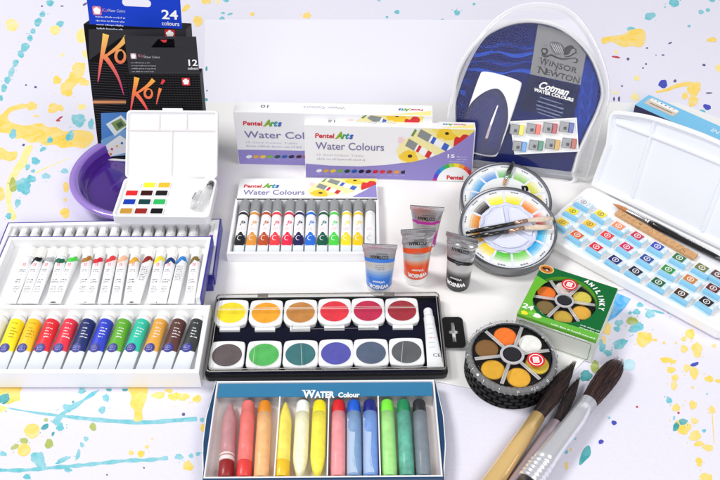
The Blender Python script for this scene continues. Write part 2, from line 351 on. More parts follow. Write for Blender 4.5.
# bottom right
on_ground([(617, 293), (631, 299), (625, 308), (616, 317), (606, 323), (608, 310)], BRT)
dots(TEA, [(650, 314, 4.4, 4.6), (637, 327, 7.4, 4, -22), (633, 330, 4, 3), (620, 344, 8, 4.2, -25), (619, 323, 4, 3.4), (617, 329, 3, 3), (602, 346, 3.4, 6), (640, 305, 3.6, 2.2, 15), (637, 312, 3, 3), (630, 313, 1.8), (634.5, 312.6, 1.8), (658, 312, 6, 1.1, 15), (669, 400.5, 2.7, 3.4), (609, 418, 1.5, 1.2), (575, 439, 1.5, 1.3), (566, 452, 2.2, 1.8), (704, 431, 2.2, 1.5), (707, 394, 1), (674, 418, 1.2, 2), (608, 353, 4, 3)], .2)
dots(PALE, [(629, 365, 6.4, 6)], .07); dots(TED, [(586, 376, 6.4, 5), (593, 383, 3, 5, 30)], .2); dots(OLI, [(632, 321, 5.4, 4), (595, 367, 4.5, 6)])
dots(YEL, [(644, 339, 8.4, 7), (607, 329, 3.8, 6.4), (690, 334, 5, 4.6), (684, 339, 2.7, 2.5), (684, 349, 4, 3.5), (697, 350, 5.4, 7), (666, 360, 5.4, 3), (673, 362, 3, 2), (671, 370, 4, 3.6), (675, 378, 3.6, 3.2), (674, 386, 3.4, 3.8), (687, 368, 4, 3.6), (694, 373, 4.4, 6), (709, 379, 4, 3.4), (718, 381, 3, 2), (655, 340, 2, 1.4), (664, 343, 1.5), (676, 343, 1.3), (714, 346, 2.4, 1.6), (676, 408, 3.6, 4), (693, 405, 4, 4), (712, 410, 3, 3.6), (694.5, 421, 3.6, 3), (683, 427, 8, 7.2), (695, 436, 6, 5), (699, 444, 5.4, 2.4), (708, 448, 5, 3.4), (699, 462, 3.4, 4.4), (705.5, 478, 6, 5), (566.5, 466, 1.5, 4.4), (692.5, 387.5, 1.4), (604, 340, 2, 4), (571, 450, 1, 1.6)], .18)
on_ground(ribbon([(712, 412), (713, 428), (714, 444)], 1, .5), YEL)
dots(TED, [(683, 422, 4, 3.4), (676, 427, 3, 4.4, 30)]); dots(BLU, [(694.5, 364.5, 4.4, 1.8, -15), (614, 423, 2.6, 2.3), (601, 442, 2.8, 2.1, -15)])
on_ground(smooth([(590, 447), (590.5, 455), (585, 461), (581, 465), (579, 464), (581, 455), (584, 449), (587.5, 446)], 3), TED)
for k in range(70):                                        # the pattern goes on beyond the frame
    x = rs.choice((rs.uniform(-90, -42), rs.uniform(48, 95))) if k % 2 else rs.uniform(-60, 60); y = rs.uniform(-60, 90) if k % 2 else rs.choice((rs.uniform(-75, -34), rs.uniform(70, 110)))
    r = rs.uniform(.15, .9); on_ground(blob(x, y, r, r * rs.uniform(.6, 1), rs.uniform(0, 3), .2, 16, rs), rs.choice((YEL, YEL, TEA, TEA, YEP, BLU)), False)
g = gm.build('ground'); g['kind'] = 'structure'; g['label'] = 'pale lavender paper spattered with yellow and turquoise paint'
b = MB(); b.prism([(-22.3, 47.3), G(583, 20), G(604, 108), (-19.5, 24)], .05, .06, mat((240, 238, 249), .8, spec=.2, bump=.3, bscale=45))
for q in ((206.5, 69, 1, 2.6), (207, 91, .9, 1), (206.5, 100, 1.5, 1.5)): b.flat([G(*p) for p in blob(*q)], .065, TED)
o = b.build('paper_sheet'); o['kind'] = 'structure'; o['label'] = 'blank pale lavender sheet behind the boxes'
b = MB(); b.prism([(-21.4, 25.8), (40, 25.8), (52, 15.8), (60, -8), G(650, 285), G(617, 291), G(598, 346), G(560, 386), (15.7, -21.2), (7.1, -19.0), (-14, -19.0), (-40, -19.6), (-40, -2), (-26, 1), (-19, 8)], .07, .085, mat((246, 244, 243), .5, coat=.15, vary=.01))
o = b.build('white_tabletop'); o['kind'] = 'structure'; o['label'] = 'smooth white sheet under the paint sets'

# ================================================================ purple water dish
ps = Pose(-23.9, 9.0, .12)
PUR = mat((92, 48, 160), .18, coat=.6, sss=.0); PURL = mat((158, 128, 212), .12, coat=.9)
t = thing('water_dish', 'round translucent purple water dish behind the small white palette', 'dish', ps)
b = MB(); b.lathe([(6.0, 0), (6.9, .4), (7.7, 1.3), (8.05, 1.95), (7.95, 2.15), (7.6, 2.15), (7.1, 1.95), (6.9, 1.2), (6.5, .45), (6.2, .3)], [PURL, mat((150, 116, 208), .25, coat=.5), PURL, PURL, PURL, PURL, mat((120, 80, 190), .2, coat=.5), PUR, PUR], n=72, smooth=True, capm=PUR); b.build('bowl', t)
b = MB(); PW = mat((70, 32, 132), .12, coat=.8); b.flat(circ(0, 0, 6.5, 48), .42, PW)
PS = mat((96, 60, 160), .25)
for k in range(3):
    pth = [(-1.5 + .9 * k + (2.2 - .4 * k) * math.cos(a), -1.2 + .5 * k + (1.7 - .3 * k) * math.sin(a), 0) for a in [i * .3 + k for i in range(12)]]
    b.flat(ribbon(pth, .1, wf=lambda u: .05 + .28 * math.sin(PI * u)), .425 + k * .002, PS)
b.build('water', t)

# ================================================================ boxes standing at the back left
KB = mat((10, 9, 12), .5, spec=.12); KBG = mat((48, 48, 52), .5, spec=.15); KBL = mat((18, 62, 196), .45, spec=.15)
def koi_word(b, P, dx, dy, sx, sy, wk, m):   # brush-lettered word, strokes measured on the tall carton
    f = lambda x, y: P.up(103 + (x - 103) * sx + dx, 35 + (y - 35) * sy + dy)
    def st(pts, w0, w1, z):
        pp = smooth([f(*p) + (0,) for p in pts], 5, False)
        b.flat(ribbon([q[:2] for q in pp], 1, wf=lambda t: wk * (w1 + (w0 - w1) * (1 - t) ** .8)), z, m)
    st([(106, 34), (104, 46), (101, 62), (98, 82)], .72, .08, .03); st([(127, 37), (119, 46), (103, 58)], .62, .16, .034); st([(104, 55), (112, 66), (119, 79), (124, 95)], .62, .05, .038)
    ring = [f(120.5 + 4.6 * math.cos(a), 56 + 6.2 * math.sin(a)) for a in [i * .34 - 1.2 for i in range(20)]]
    b.flat(ribbon(ring, .26, wf=lambda t: wk * (.16 + .2 * math.sin(PI * t))), .042, m)
def flower(b, cx, cz, r, m, z=.03):
    for k in range(5):
        a = PI / 2 + k * 2 * PI / 5; b.flat(circ(cx + r * .52 * math.cos(a), cz + r * .52 * math.sin(a), r * .46, 10), z + .002 * k, m)
    b.flat(circ(cx, cz, r * .5, 10), z + .012, m)
KG1 = ramp_mat('brush_gradient_large', 'Z', 5.2, 14.6, [(0, (150, 60, 150)), (.35, (215, 60, 110)), (.65, (240, 110, 80)), (1, (250, 205, 90))])
P = Pose(-24.51, 13.03, .57, -5.75, -14)
t = thing('paint_box', 'tall black carton with blue hanging flap marked 24 colours', 'box', P)
b = MB(); b.box(-5.6, 5.6, 0, 2.5, 0, 15.5, KB, .08)
b.M = FRONT
b.flat([P.up(88.6, 29), P.up(185.5, 29), P.up(185.5, 38), P.up(120, 38), P.up(89, 60)], .01, KBG)
b.flat([P.up(93, 101), P.up(126, 101), P.up(126, 103), P.up(93, 103)], .012, mat((226, 150, 90), .4))
for q in ((93, 103, 104), (92.5, 99.5, 101)): b.flat([P.up(q[0], q[1]), P.up(126, q[1]), P.up(126, q[2]), P.up(q[0], q[2])], .014, mat((120, 80, 60), .4))
for k in range(38):
    z = P.up(90, 63 + k * 2.5)[1]; b.flat([(-5.5, z), (-1, z), (-1, z + .05), (-5.5, z + .05)], .006, mat((52, 52, 58), .4))
koi_word(b, P, 0, 0, 1, 1, 1, KG1)
# picture of the open palette
b.flat([P.up(101, 113), P.up(128, 112), P.up(128, 155), P.up(102, 157)], .02, mat((70, 130, 200), .35))
b.flat([P.up(101, 140), P.up(128, 128), P.up(128, 155), P.up(102, 157)], .022, mat((120, 170, 214), .35))
b.flat([P.up(106, 124), P.up(121, 115), P.up(130, 124), P.up(115, 136)], .026, mat((226, 236, 236), .35))
b.flat([P.up(111, 123), P.up(121, 118), P.up(127, 125), P.up(117, 131)], .03, mat((120, 150, 80), .35))
b.flat([P.up(116, 124), P.up(121, 121), P.up(124, 125), P.up(119, 128)], .032, mat((60, 90, 50), .35))
b.flat([P.up(103, 147), P.up(120, 135), P.up(130, 142), P.up(128, 152), P.up(108, 157), P.up(103, 154)], .034, mat((240, 242, 240), .35))
for x, y, c in ((107, 151, (60, 150, 90)), (112, 149, (220, 60, 60)), (117, 146, (240, 190, 60)), (122, 143, (60, 100, 190)), (111, 154, (240, 130, 40))): b.flat([P.up(*p) for p in circ(x, y, 1.3, 8)], .038, mat(c, .4))
b.M = Matrix(); b.build('carton', t)
b = MB(); b.M = Matrix(); b.box(-6.0, 5.2, -.35, .1, -.32, -.02, WHM, .03); b.build('base_edge', t)
b = MB(FRONT)
oc = [P.up(90, 27.6), P.up(182, 27.6), P.up(182, -22), P.up(90, -22)]
hole = [P.up(*q) for q in rrect(136.5, 2.8, 29, 6.4, 3.1)]
# flap as two pieces around the hanging slot
x0, x1 = oc[0][0], oc[1][0]; z0 = 15.52; z1 = 20.6; hz0 = min(p[1] for p in hole); hz1 = max(p[1] for p in hole); hx0 = min(p[0] for p in hole); hx1 = max(p[0] for p in hole)
b.prism([(x0, z0), (x1, z0), (x1, hz0), (x0, hz0)], -.06, 0, KBL)
b.prism([(x0, hz1), (x1, hz1), (x1, z1), (x0, z1)], -.06, 0, KBL)
hr = (hz1 - hz0) / 2; hc = (hz0 + hz1) / 2
b.prism([(x0, hz0), (hx0 + hr, hz0)] + [(hx0 + hr - hr * math.sin(a), hc - hr * math.cos(a)) for a in [PI * i / 8 for i in range(1, 8)]] + [(hx0 + hr, hz1), (x0, hz1)], -.06, 0, KBL)
b.prism([(x1, hz0), (hx1 - hr, hz0)] + [(hx1 - hr + hr * math.sin(a), hc - hr * math.cos(a)) for a in [PI * i / 8 for i in range(1, 8)]] + [(hx1 - hr, hz1), (x1, hz1)], -.06, 0, KBL)
p = P.up(162, 18.5); b.text('24', p[0], p[1], .02, 1.35, WTXT, w=1.75, bold=.02)
p = P.up(162, 25); b.text('colours', p[0], p[1], .02, .62, WTXT, w=1.9, bold=.01)
b.prism(rrect(*P.up(97, 10.5), .95, .95, .15), .005, .015, mat((226, 120, 140), .5)); flower(b, *P.up(97, 10.5), .42, WTXT)
p = P.up(102, 11.5); b.text('Koi', p[0], p[1], .02, .55, mat((190, 120, 160), .5), shear=.3)
p = P.up(108, 11.5); b.text('Water Colors', p[0], p[1], .02, .42, mat((200, 205, 225), .5), shear=.3, w=1.9)
p = P.up(95.5, 17); b.lines(p[0], p[1], .02, 3.6, 4, .42, .16, mat((205, 212, 235), .5))
b.build('hanging_flap', t)
b = MB(FRONT); b.prism(rrect(*P.up(170, 34), 1.1, 1.0, .12), .02, .04, mat((205, 30, 40), .4)); flower(b, *P.up(170, 34), .45, WTXT, .05); b.build('emblem', t)

P = Pose(-20.95, 10.5, .57, -1, -12)
KG2 = ramp_mat('brush_gradient_small', 'Z', 6.4, 11.6, [(0, (215, 60, 100)), (.3, (236, 70, 80)), (.7, (245, 130, 60)), (1, (250, 190, 60))])
t = thing('paint_box', 'smaller black carton with black hanging flap marked 12 colours', 'box', P)
zt = P.up(125, 73.5)[1]; xl = P.up(125, 73.5)[0]; xr = P.up(199.5, 74)[0]
b = MB(); b.box(xl, xr, 0, 1.9, 0, zt, KB, .06); b.M = FRONT
for i in range(26):
    for j in range(44): b.flat([(xl + .15 + i * .3 + dx, .3 + j * .27 + dz) for dx, dz in ((0, 0), (.22, 0), (.22, .04), (0, .04))], .006, mat((46, 46, 52), .4))
koi_word(b, P, 31.5, 43, .8, .72, .8, KG2)
# the i
b.flat(ribbon([P.up(160.5, 88), P.up(158.5, 95), P.up(156.5, 104)], .34, .1), .046, KG2); b.flat(ribbon([P.up(164, 79.5), P.up(161.5, 84)], .36, .2), .046, mat((230, 50, 60), .5))
b.build('carton', t)
b = MB(FRONT); b.prism(rrect(*P.up(186, 81.5), .85, .85, .12), .01, .03, mat((215, 28, 36), .4)); flower(b, *P.up(186, 81.5), .36, WTXT, .04); b.build('emblem', t)
b = MB(FRONT); pts = [P.up(129, 73.3), P.up(199.3, 73.3), P.up(199, 37), P.up(170, 36.6), P.up(150, 36.6), P.up(129, 36)]
hz = P.up(150, 47.5)[1]
b.prism([(pts[0][0], zt), (pts[1][0], zt), (pts[1][0], hz), (pts[0][0], hz)], -.06, 0, KBG)
b.prism([(pts[0][0], hz), P.up(151, 47.5), P.up(158, 39), P.up(174, 39), P.up(175, 47.5), (pts[1][0], hz), (pts[1][0], P.up(199, 36.6)[1]), (pts[0][0], P.up(129, 36)[1])], -.06, 0, KBG)
b.flat([P.up(160, 40), P.up(167, 40), P.up(166, 42.5), P.up(163, 42.5)], -.07, mat((215, 40, 50), .5))
p = P.up(188.8, 65.5); b.text('12', p[0], p[1], .02, .95, WTXT, w=.95, bold=.02)
p = P.up(188, 69.4); b.text('colours', p[0], p[1], .02, .42, WTXT, w=1.12, bold=.01)
b.prism(rrect(*P.up(133.5, 56), .62, .62, .1), .005, .015, mat((205, 160, 170), .5)); flower(b, *P.up(133.5, 56), .27, WTXT)
p = P.up(138, 57); b.text('Koi', p[0], p[1], .02, .5, mat((180, 120, 130), .5), shear=.3); p = P.up(144, 58); b.text('Water Colors', p[0], p[1], .02, .36, mat((190, 190, 195), .5), shear=.3, w=1.7)
p = P.up(131, 63); b.lines(p[0], p[1], .02, 2.6, 4, .32, .11, mat((170, 170, 176), .5))
b.build('hanging_flap', t)

# ================================================================ small white field palette
P = Pose(-20.39, -.1, 2.3, -.8)
PH = Pose(-20.39, -.1, 3.3, -.8)
t = thing('field_palette', 'small open white palette with twelve colour pans in front of the cartons', 'palette', P)
b = MB(); b.tray(rrect(0, 3.2, 10, 6.4, .55), .28, 1.0, .72, WH)
b.box(-.12 - 4.6, 5 - .3, .3, 6.1, .7, .74, WH)
b.build('base', t)
kc = [(None, (252, 236, 60), (250, 190, 50)), ((228, 40, 44), (60, 10, 16), (26, 24, 28)), ((20, 60, 180), (16, 66, 66), (44, 186, 96)), ((200, 150, 60), (156, 40, 36), (18, 18, 20))]
rows = [(350, (164, 219, 274)), (380, (154, 209, 264)), (412, (145, 201, 256)), (446, (133, 188, 246))]
for (ry, xs), cs in zip(rows, kc):
    for x, c in zip(xs, cs):
        cx, cy = PH.lie(90 + x / 3.693, 90 + ry / 3.693, -.1)
        if c is None: c = (244, 244, 240)
        p = MB(); p.prism(rrect(cx, cy, 1.42, 1.0, .1), .74, .88, WH, bev=.03)
        pb = p.build('pan', t); p = MB(); p.prism(rrect(cx, cy, 1.22, .82, .08), .88, .9, mat(c, .6, spec=.12, vary=.06), bev=.01); p.build('paint_block', pb)
cx, cy = PH.lie(204, 197, -.1)
b = MB(); b.tube([(cx - 1.0, cy - 1.9, .95), (cx - .8, cy - .9, .98), (cx - .62, cy + .1, .98), (cx - .5, cy + .8, .98)], [.16, .36, .34, .2], FROST)
b.tube([(cx - .45, cy - 2.2, 1.0), (cx, cy - .6, 1.02), (cx + .3, cy + .9, 1.02), (cx + .42, cy + 1.7, 1.02)], [.42, .5, .48, .3], FROST)
b.tube([(cx + .36, cy + 1.5, 1.02), (cx + .5, cy + 2.2, 1.02)], [.36, .34], mat((60, 60, 66), .2, coat=.5)); b.tube([(cx - 1.0, cy - .4, 1.0), (cx - .95, cy + .5, 1.0)], [.2, .12], mat((150, 152, 158), .3))
b.build('water_brush', t)
LM = Matrix.Translation((0, 6.35, .95)) @ Matrix.Rotation(math.radians(-45), 4, 'X') @ FRONT
b = MB(LM); Wd, Hh = 9.9, 7.4
b.tray(rrect(0, Hh / 2, Wd, Hh, .5), .22, .45, .2, WH, z=-.45)
for (x0, x1, z0, z1) in ((-1.5, -1.36, 5.3, 7.2), (1.45, 1.6, 5.3, 7.2), (-4.75, 4.75, 5.2, 5.34), (-.07, .07, .2, 5.2)):
    b.prism([(x0, z0), (x1, z0), (x1, z1), (x0, z1)], -.3, -.1, mat((232, 226, 228), .4))
b.build('lid', t)
b = MB(LM); b.box(-1.1, 1.1, Hh - .02, Hh + .25, -.4, -.05, WH, .08); b.build('clasp', t)
b = MB(); b.tube([(-3.6, 6.45, .98), (3.6, 6.45, .98)], .16, WH); b.build('hinge', t)

# ================================================================ paint tubes
def tube_surface(L, r, crimp):
    def ab(v):                                # half width, half height, centre height at v = 0 (tail) .. 1 (shoulder)
        s_ = min(1, v / .9); e = s_ ** .8
        return (crimp / 2 * (1 - e) + r * e, .05 * (1 - e) + r * math.sin(PI / 2 * min(1, s_ * 1.02)) * e + 1e-3, r * (.55 + .45 * e))
    return ab
def paint_tube(t, L, r, crimp, capl, capr, mf, cap, cz0=0.0, m=None, n=32, rings=30, art=None, capname='cap'):
    """tube lying along +y, tail at y=0, cap at the far end; mf(x, v, top) picks the print"""
    ab = tube_surface(L, r, crimp); Lb = L - capl
    b = MB(m); R = []
    for i in range(rings + 1):
        v = i / rings; a, h, c = ab(v); y = Lb * .96 * v
        R.append([(a * math.cos(2 * PI * k / n), y, c + h * math.sin(2 * PI * k / n) + cz0) for k in range(n)])
    R.append([(r * .8 * math.cos(2 * PI * k / n), Lb * .99, r + r * .8 * math.sin(2 * PI * k / n) + cz0) for k in range(n)])
    R.append([(r * .5 * math.cos(2 * PI * k / n), Lb, r + r * .5 * math.sin(2 * PI * k / n) + cz0) for k in range(n)])
    def f(i, j):
        v = (i + .5) / (rings + 1); a = 2 * PI * (j + .5) / n
        return mf(math.cos(a), v, math.sin(a) > -.2)
    b.loft(R, None, caps=False, smooth=True, mf=f); b.add(R[0], [tuple(range(n))], mf(0, 0, True)); b.add(R[-1], [tuple(range(n))], mf(0, 1, False))
    b.box(-crimp / 2, crimp / 2, -.12, .03, cz0 + r * .55 - .06, cz0 + r * .55 + .06, mf(0, 0, True))
    def warp(x, y):
        a, h, c = ab(max(0, min(1, y / (Lb * .96)))); q = max(0, 1 - (x / a) ** 2)
        return cz0 + c + h * math.sqrt(q) + .012
    if art: art(b, warp)
    b.build('body', t)
    c = MB(m); zc = r + cz0
    c.loft([[(rr * (1 + (.03 if k % 2 else 0)) * math.cos(2 * PI * k / n), yy, zc + rr * (1 + (.03 if k % 2 else 0)) * math.sin(2 * PI * k / n)) for k in range(n)] for rr, yy in ((capr * .92, Lb - .02), (capr, Lb + .06), (capr * .97, L - .1), (capr * .88, L))], cap, caps=True)
    c.build(capname, t)

# ================================================================ three trays of tubes on the left
SLV = mat((62, 58, 158), .4, coat=.2); RED = mat((232, 60, 80), .5)
TB = mat((246, 246, 248), .3, coat=.4)
def case(name, label, P, w, d, h, slots, sleeve=True):
    t = thing(name, label, 'tray', P)
    b = MB(); b.tray([(-w / 2, 0), (w / 2, 0), (w / 2, d), (-w / 2, d)], .45, h, .25, WH); b.build('tray', t)
    if slots:
        b = MB()
        for x in slots: b.box(x - .06, x + .06, d - 1.3, d - .5, .26, h - .25, LGREY)
        b.build('divider', t)
    if sleeve:
        b = MB(); b.box(-w / 2 - .1, -w / 2 - .01, -.1, d + .1, .0, h - .02, SLV); b.box(w / 2 + .01, w / 2 + .16, -.1, d + .1, .0, h - .02, SLV); b.box(-w / 2, w / 2, d + .01, d + .1, 0, h - .02, SLV); b.box(-w / 2, w / 2, -.1, -.01, 0, h - .3, SLV)
        b.build('sleeve', t)
    return t
def sakura_mf(col, strip, k):
    ph = k * 1.7
    cm = mat(col, .4)
    def f(x, v, top):
        if not top: return TB
        q = v - (.845 + .028 * math.sin(x * 4.2 + ph * .2) + .03 * x)
        return TB
    return f
TL = [7.0]
def sakura_art(k, barcode=False, col=None):
    def art(b, warp):
        yb = TL[0] - 1.95
        if col:
            cm = mat(col, .45); n = 12; pts = [(-.5 + 1.0 * i / n, yb - .2 + .15 * math.sin(-1.2 + i * .62 + k * .4) + .04 * i * (1 if k % 3 else .4)) for i in range(n + 1)]
            R_ = ribbon(pts, .3, wf=lambda t: .32 + .18 * math.sin(PI * t) + .08 * math.sin(t * 9 + k))
            for i in range(n):
                for j in range(5):
                    q = [tuple(A[k_] + (B[k_] - A[k_]) * u for k_ in (0, 1)) for A, B, u in ((R_[i], R_[2 * n + 1 - i], j / 5), (R_[i + 1], R_[2 * n - i], j / 5), (R_[i + 1], R_[2 * n - i], (j + 1) / 5), (R_[i], R_[2 * n + 1 - i], (j + 1) / 5))]
                    b.add([(x, y, warp(x, y) + .02) for x, y in q], [(0, 1, 2, 3)], cm)
        if barcode:
            for i in range(9): b.lines(-.3, yb - 2.5 + i * .2, 0, .62, 1, 1, .1, DGREY, warp=warp, jag=.1)
            return
        for i in range(3):                     # little red flower mark
            for j in range(2): b.add([(-.12 + .16 * j + dx, yb - .85 + i * .15 + dy, warp(-.12 + .16 * j + dx, yb - .85 + i * .15 + dy)) for dx, dy in ((0, 0), (.12, .02), (.1, .1), (.01, .09))], [(0, 1, 2, 3)], RED)
        b.lines(-.26, yb - 1.3, 0, .5, 2, .2, .1, GREYTXT, warp=warp)
        b.lines(-.05, yb - 1.9, 0, .12, 1, .2, .06, RED, warp=warp)
        b.lines(-.32, yb - 2.5, 0, .62, 2, .26, .12, DGREY, warp=warp); b.lines(-.3, yb - 3.3, 0, .55, 4, .2, .09, GREYTXT, warp=warp)
    return art
P1 = Pose(-25.4, -6.9, .12, 1.5)
t1 = case('tube_tray', 'rear white tray of white tubes lying half under another tray', P1, 21.9, 8.0, 1.55, [-10.0 + i * 1.17 for i in range(18)])
b = MB(); b.box(9.2, 11.0, -1.0, -.12, -.0, .9, SLV, .04); b.box(9.35, 10.3, -1.04, -1.0, .12, .75, WHM); b.build('sleeve_flap', t1)
b = MB(); b.box(-12.5, -9.7, -1.0, -.12, 0, .9, SLV, .04); b.build('sleeve_flap', t1)
GRP = 'white tubes in the rear tray'
for i in range(18):
    x = -10.45 + i * 1.17
    if i == 17: continue
    L = P1.m @ Vector((x, .5, .3)); c = (150, 60, 200)
    lab = 'white tube at the far left of the rear tray' if i == 0 else 'white tube showing only its cap in the back row above the front tray'
    t = thing('paint_tube', lab, 'paint tube', Pose(L.x, L.y, L.z, 1.5), GRP)
    paint_tube(t, 7.0, .5, 1.1, 1.3, .46, sakura_mf((246, 246, 248), 0, i), CAPW, art=sakura_art(i) if i == 0 else None, n=20)
L = P1.m @ Vector((10.15, .5, .3))
t = thing('paint_tube', 'white tube with purple stroke at the right end of the rear tray', 'paint tube', Pose(L.x, L.y, L.z, -.5), GRP)
paint_tube(t, 7.0, .5, 1.1, 1.3, .46, sakura_mf((140, 40, 190), 0, 3), CAPW, art=sakura_art(2, col=(140, 40, 190)))

P2p = Pose(-25.2, -11.35, 1.7, 0)
t = thing('tube_tray', 'middle white tray of tubes marked with coloured strokes, resting on the rear tray', 'tray', P2p)
b = MB(); b.box(-9.9, 10.3, .0, 8.5, 0, .2, WH); b.box(-9.9, -9.5, .02, 8.5, .2, 1.3, WH, .04); b.box(9.9, 10.3, .02, 8.5, .2, 1.3, WH, .04); b.box(-9.5, 9.9, 8.1, 8.5, .2, 1.3, WH, .04); b.build('tray', t)
b = MB(); b.box(-10.0, -9.91, .0, 8.6, .0, 1.28, SLV); b.box(10.31, 10.46, .0, 8.6, .0, 1.28, SLV); b.box(-9.9, 10.3, 8.51, 8.6, 0, 1.28, SLV); b.build('sleeve', t)
b_names = ['plain white', 'black', 'silver grey', 'dark green', 'bright green', 'ochre brown', 'red', 'coral red', 'peach', 'golden yellow', 'dark red', 'lemon yellow', 'navy blue', 'sky blue', 'olive brown']
b_cols = [(246, 246, 246), (12, 12, 14), (176, 178, 180), (20, 104, 76), (70, 214, 70), (178, 120, 40), (214, 30, 46), (232, 60, 60), (250, 190, 150), (228, 170, 50), (150, 30, 30), (246, 224, 40), (20, 60, 120), (40, 130, 214), (130, 110, 50)]
b_x = [27, 37.5, 49, 60, 72, 86, 98, 110.6, 122, 134, 147.5, 159, 170.5, 182, 195]
b_r = [3, 2, 5, -6, 7, -12, -5, -5, -6, -7, 6, -2, 2, 3, -2]
for i, (nm, c, x, rr) in enumerate(zip(b_names, b_cols, b_x, b_r)):
    wx, wy = G(x, 257, 3.0)
    a = math.radians(-rr * .55); Lc = (wy + 11.25) / math.cos(a); TL[0] = Lc + 1.62
    t = thing('paint_tube', 'white tube with %s stroke below its cap, in the middle tray' % nm if i else 'white tube without a colour stroke at the left end of the middle tray', 'paint tube', Pose(wx + Lc * math.sin(a), wy - Lc * math.cos(a), 1.98, math.degrees(a)), 'white tubes in the middle tray')
    paint_tube(t, TL[0], .51, .98, 1.25, .48, sakura_mf(c, 0, i), CAPW, art=sakura_art(i, i in (10, 13), c if i else None))

P3p = Pose(-27.1, -19.6, .12, 0)
t3 = case('tube_tray', 'front white tray of tubes with coloured labels and clear ends', P3p, 26.2, 8.2, 2.0, None, sleeve=False)
c_names = ['lemon yellow', 'warm yellow', 'bright red', 'crimson', 'navy blue', 'royal blue', 'leaf green', 'turquoise green', 'ochre', 'dark brown', 'black']
c_cols = [(252, 232, 30), (252, 200, 30), (232, 40, 50), (236, 44, 66), (28, 40, 100), (44, 60, 200), (90, 170, 40), (40, 190, 160), (226, 160, 60), (84, 48, 44), (46, 48, 50)]
c_x = [11, 28.5, 46.5, 65, 83, 101, 119, 137.5, 156, 174.5, 193]
TAIL = mat((236, 242, 250), .12, coat=.8); BADGE = mat((40, 44, 140), .4, coat=.3)
def label_mf(col):
    cm = mat(col, .35, spec=.25)
    return lambda x, v, top: cm if .36 < v < .9 else (TAIL if v <= .36 else TB)
def badge_art(k, dark):
    tm = WTXT if dark else mat((160, 110, 30), .6)
    def art(b, warp):
        cx, cy = -.1, 2.42
        P = circ(cx, cy, .47, 24); V = [(cx, cy, warp(cx, cy) + .025)] + [(x, y, warp(x, y) + .025) for x, y in P]
        b.add(V, [(0, 1 + i, 1 + (i + 1) % 24) for i in range(24)], BADGE)
        b.lines(cx - .28, cy + .12, 0, .56, 3, .18, .1, mat((170, 170, 230), .5), warp=lambda x, y: warp(x, y) + .035, jag=.1)
        b.lines(-.2, 5.0, 0, .6, 1, .2, .1, tm, warp=warp)
        for i in range(4): b.lines(-.1, 4.45 - i * .3, 0, .62, 1, .2, .12, tm, warp=warp, jag=.4)
    return art
for i in range(-1, 11):
    x = -7.5 if i < 0 else c_x[i]
    wx, wy = G(x, 329, 1.7); L0 = 4.3; a = math.radians(-4.0 - i * .5 + random.uniform(-1.2, 1.2))
    col = (238, 238, 240) if i < 0 else c_cols[i]
    lab = 'white tube cut off by the left edge of the front tray' if i < 0 else 'tube with %s label and round blue badge, in the front tray' % c_names[i]
    t = thing('paint_tube', lab, 'paint tube', Pose(wx + L0 * math.sin(a), wy - L0 * math.cos(a), .4, math.degrees(a)), 'tubes with coloured labels in the front tray')
    paint_tube(t, 7.5, .69, 1.5, 1.3, .62, label_mf(mix(col, (255, 255, 255), .07)), CAPW, art=badge_art(i, i not in (0, 1, -1)), n=36)

# ================================================================ lilac cartons
LIL = mat((150, 139, 204), .5, spec=.2); LILT = mat((128, 122, 170), .5); PRED = mat((214, 30, 50), .5)
VG = [(122, 176, 40), (60, 160, 70), (20, 150, 170), (40, 90, 190)]
def arts_logo(b, x, z, s, mm=.02):
    b.text('Pentel', x, z, mm, s, PRED, w=s * 2.75, bold=.03, shear=.1)
    xx = x + s * 2.85
    b.flat(ribbon(smooth([(xx - .1 * s, z - .1 * s, 0), (xx + .3 * s, z + .0 * s, 0), (xx + .8 * s, z + .45 * s, 0)], 4, False), .12 * s, .2 * s), mm + .001, mat((240, 150, 40), .5))
    for ch, c, w, dx in zip('Arts', VG, (1.05, .6, .6, .65), (0, .95, 1.45, 1.95)):
        b.text(ch, xx + dx * s, z - .05 * s, mm + .002, s * (1.45 if ch == 'A' else 1.35), mat(c, .5), w=w * s, bold=.05, shear=.35)
def flowers_art(b, f, k):                    # f maps points measured on the carton marked 15 to the face
    Y = mat((248, 208, 50), .5); GY = mat((140, 146, 144), .5); RD = mat((218, 40, 44), .5); BL = mat((60, 100, 200), .5)
    q = lambda poly, z, m: b.flat([f(*p) for p in poly], z, m)
    q([(402, 163), (396, 152), (401, 141), (412, 136), (421, 128.6), (474.6, 129.6), (472, 140), (456, 149), (437, 157), (420, 161)], .012, mat((250, 238, 170), .5))
    q([(431, 129), (474.6, 129.8), (472, 138), (462, 142), (450, 140), (438, 135)], .0135, mat((250, 226, 110), .5))
    q(blob(409, 156.5, 8.5, 6.6, 0, .2, 24, random.Random(1)), .015, Y); q(blob(446, 134.5, 9.5, 5.6, 0, .22, 24, random.Random(2)), .0155, Y)
    q(circ(410, 156, 2.4, 12, 1.7), .02, mat((60, 40, 20), .5)); q(circ(447, 133.4, 2.1, 12, 1.5), .02, mat((60, 40, 20), .5))
    q(smooth([(454, 150), (454, 141), (456, 136.5), (460, 137.5), (463, 134.5), (468, 135), (470, 138.5), (466, 143), (459, 148)], 3), .021, RD)
    for (x0, y0, x1, y1, c) in ((407, 142, 433, 157, RD), (419, 132.5, 451, 150, BL)):
        P_ = lambda t: (x0 + (x1 - x0) * t, y0 + (y1 - y0) * t)
        for t0, t1, m, z in ((0, .34, GY, .024), (.34, 1, WTXT, .026), (.4, .5, c, .028), (.74, .9, c, .028)): q(ribbon([P_(t0), P_(t1)], 8 if m is GY else 7), z, m)
    q(ribbon([(412, 136), (416, 129.5)], 2.4), .019, mat((110, 150, 60), .5)); q(blob(401, 140, 3.5, 3, 0, .2, 12), .014, mat((246, 214, 216), .5))
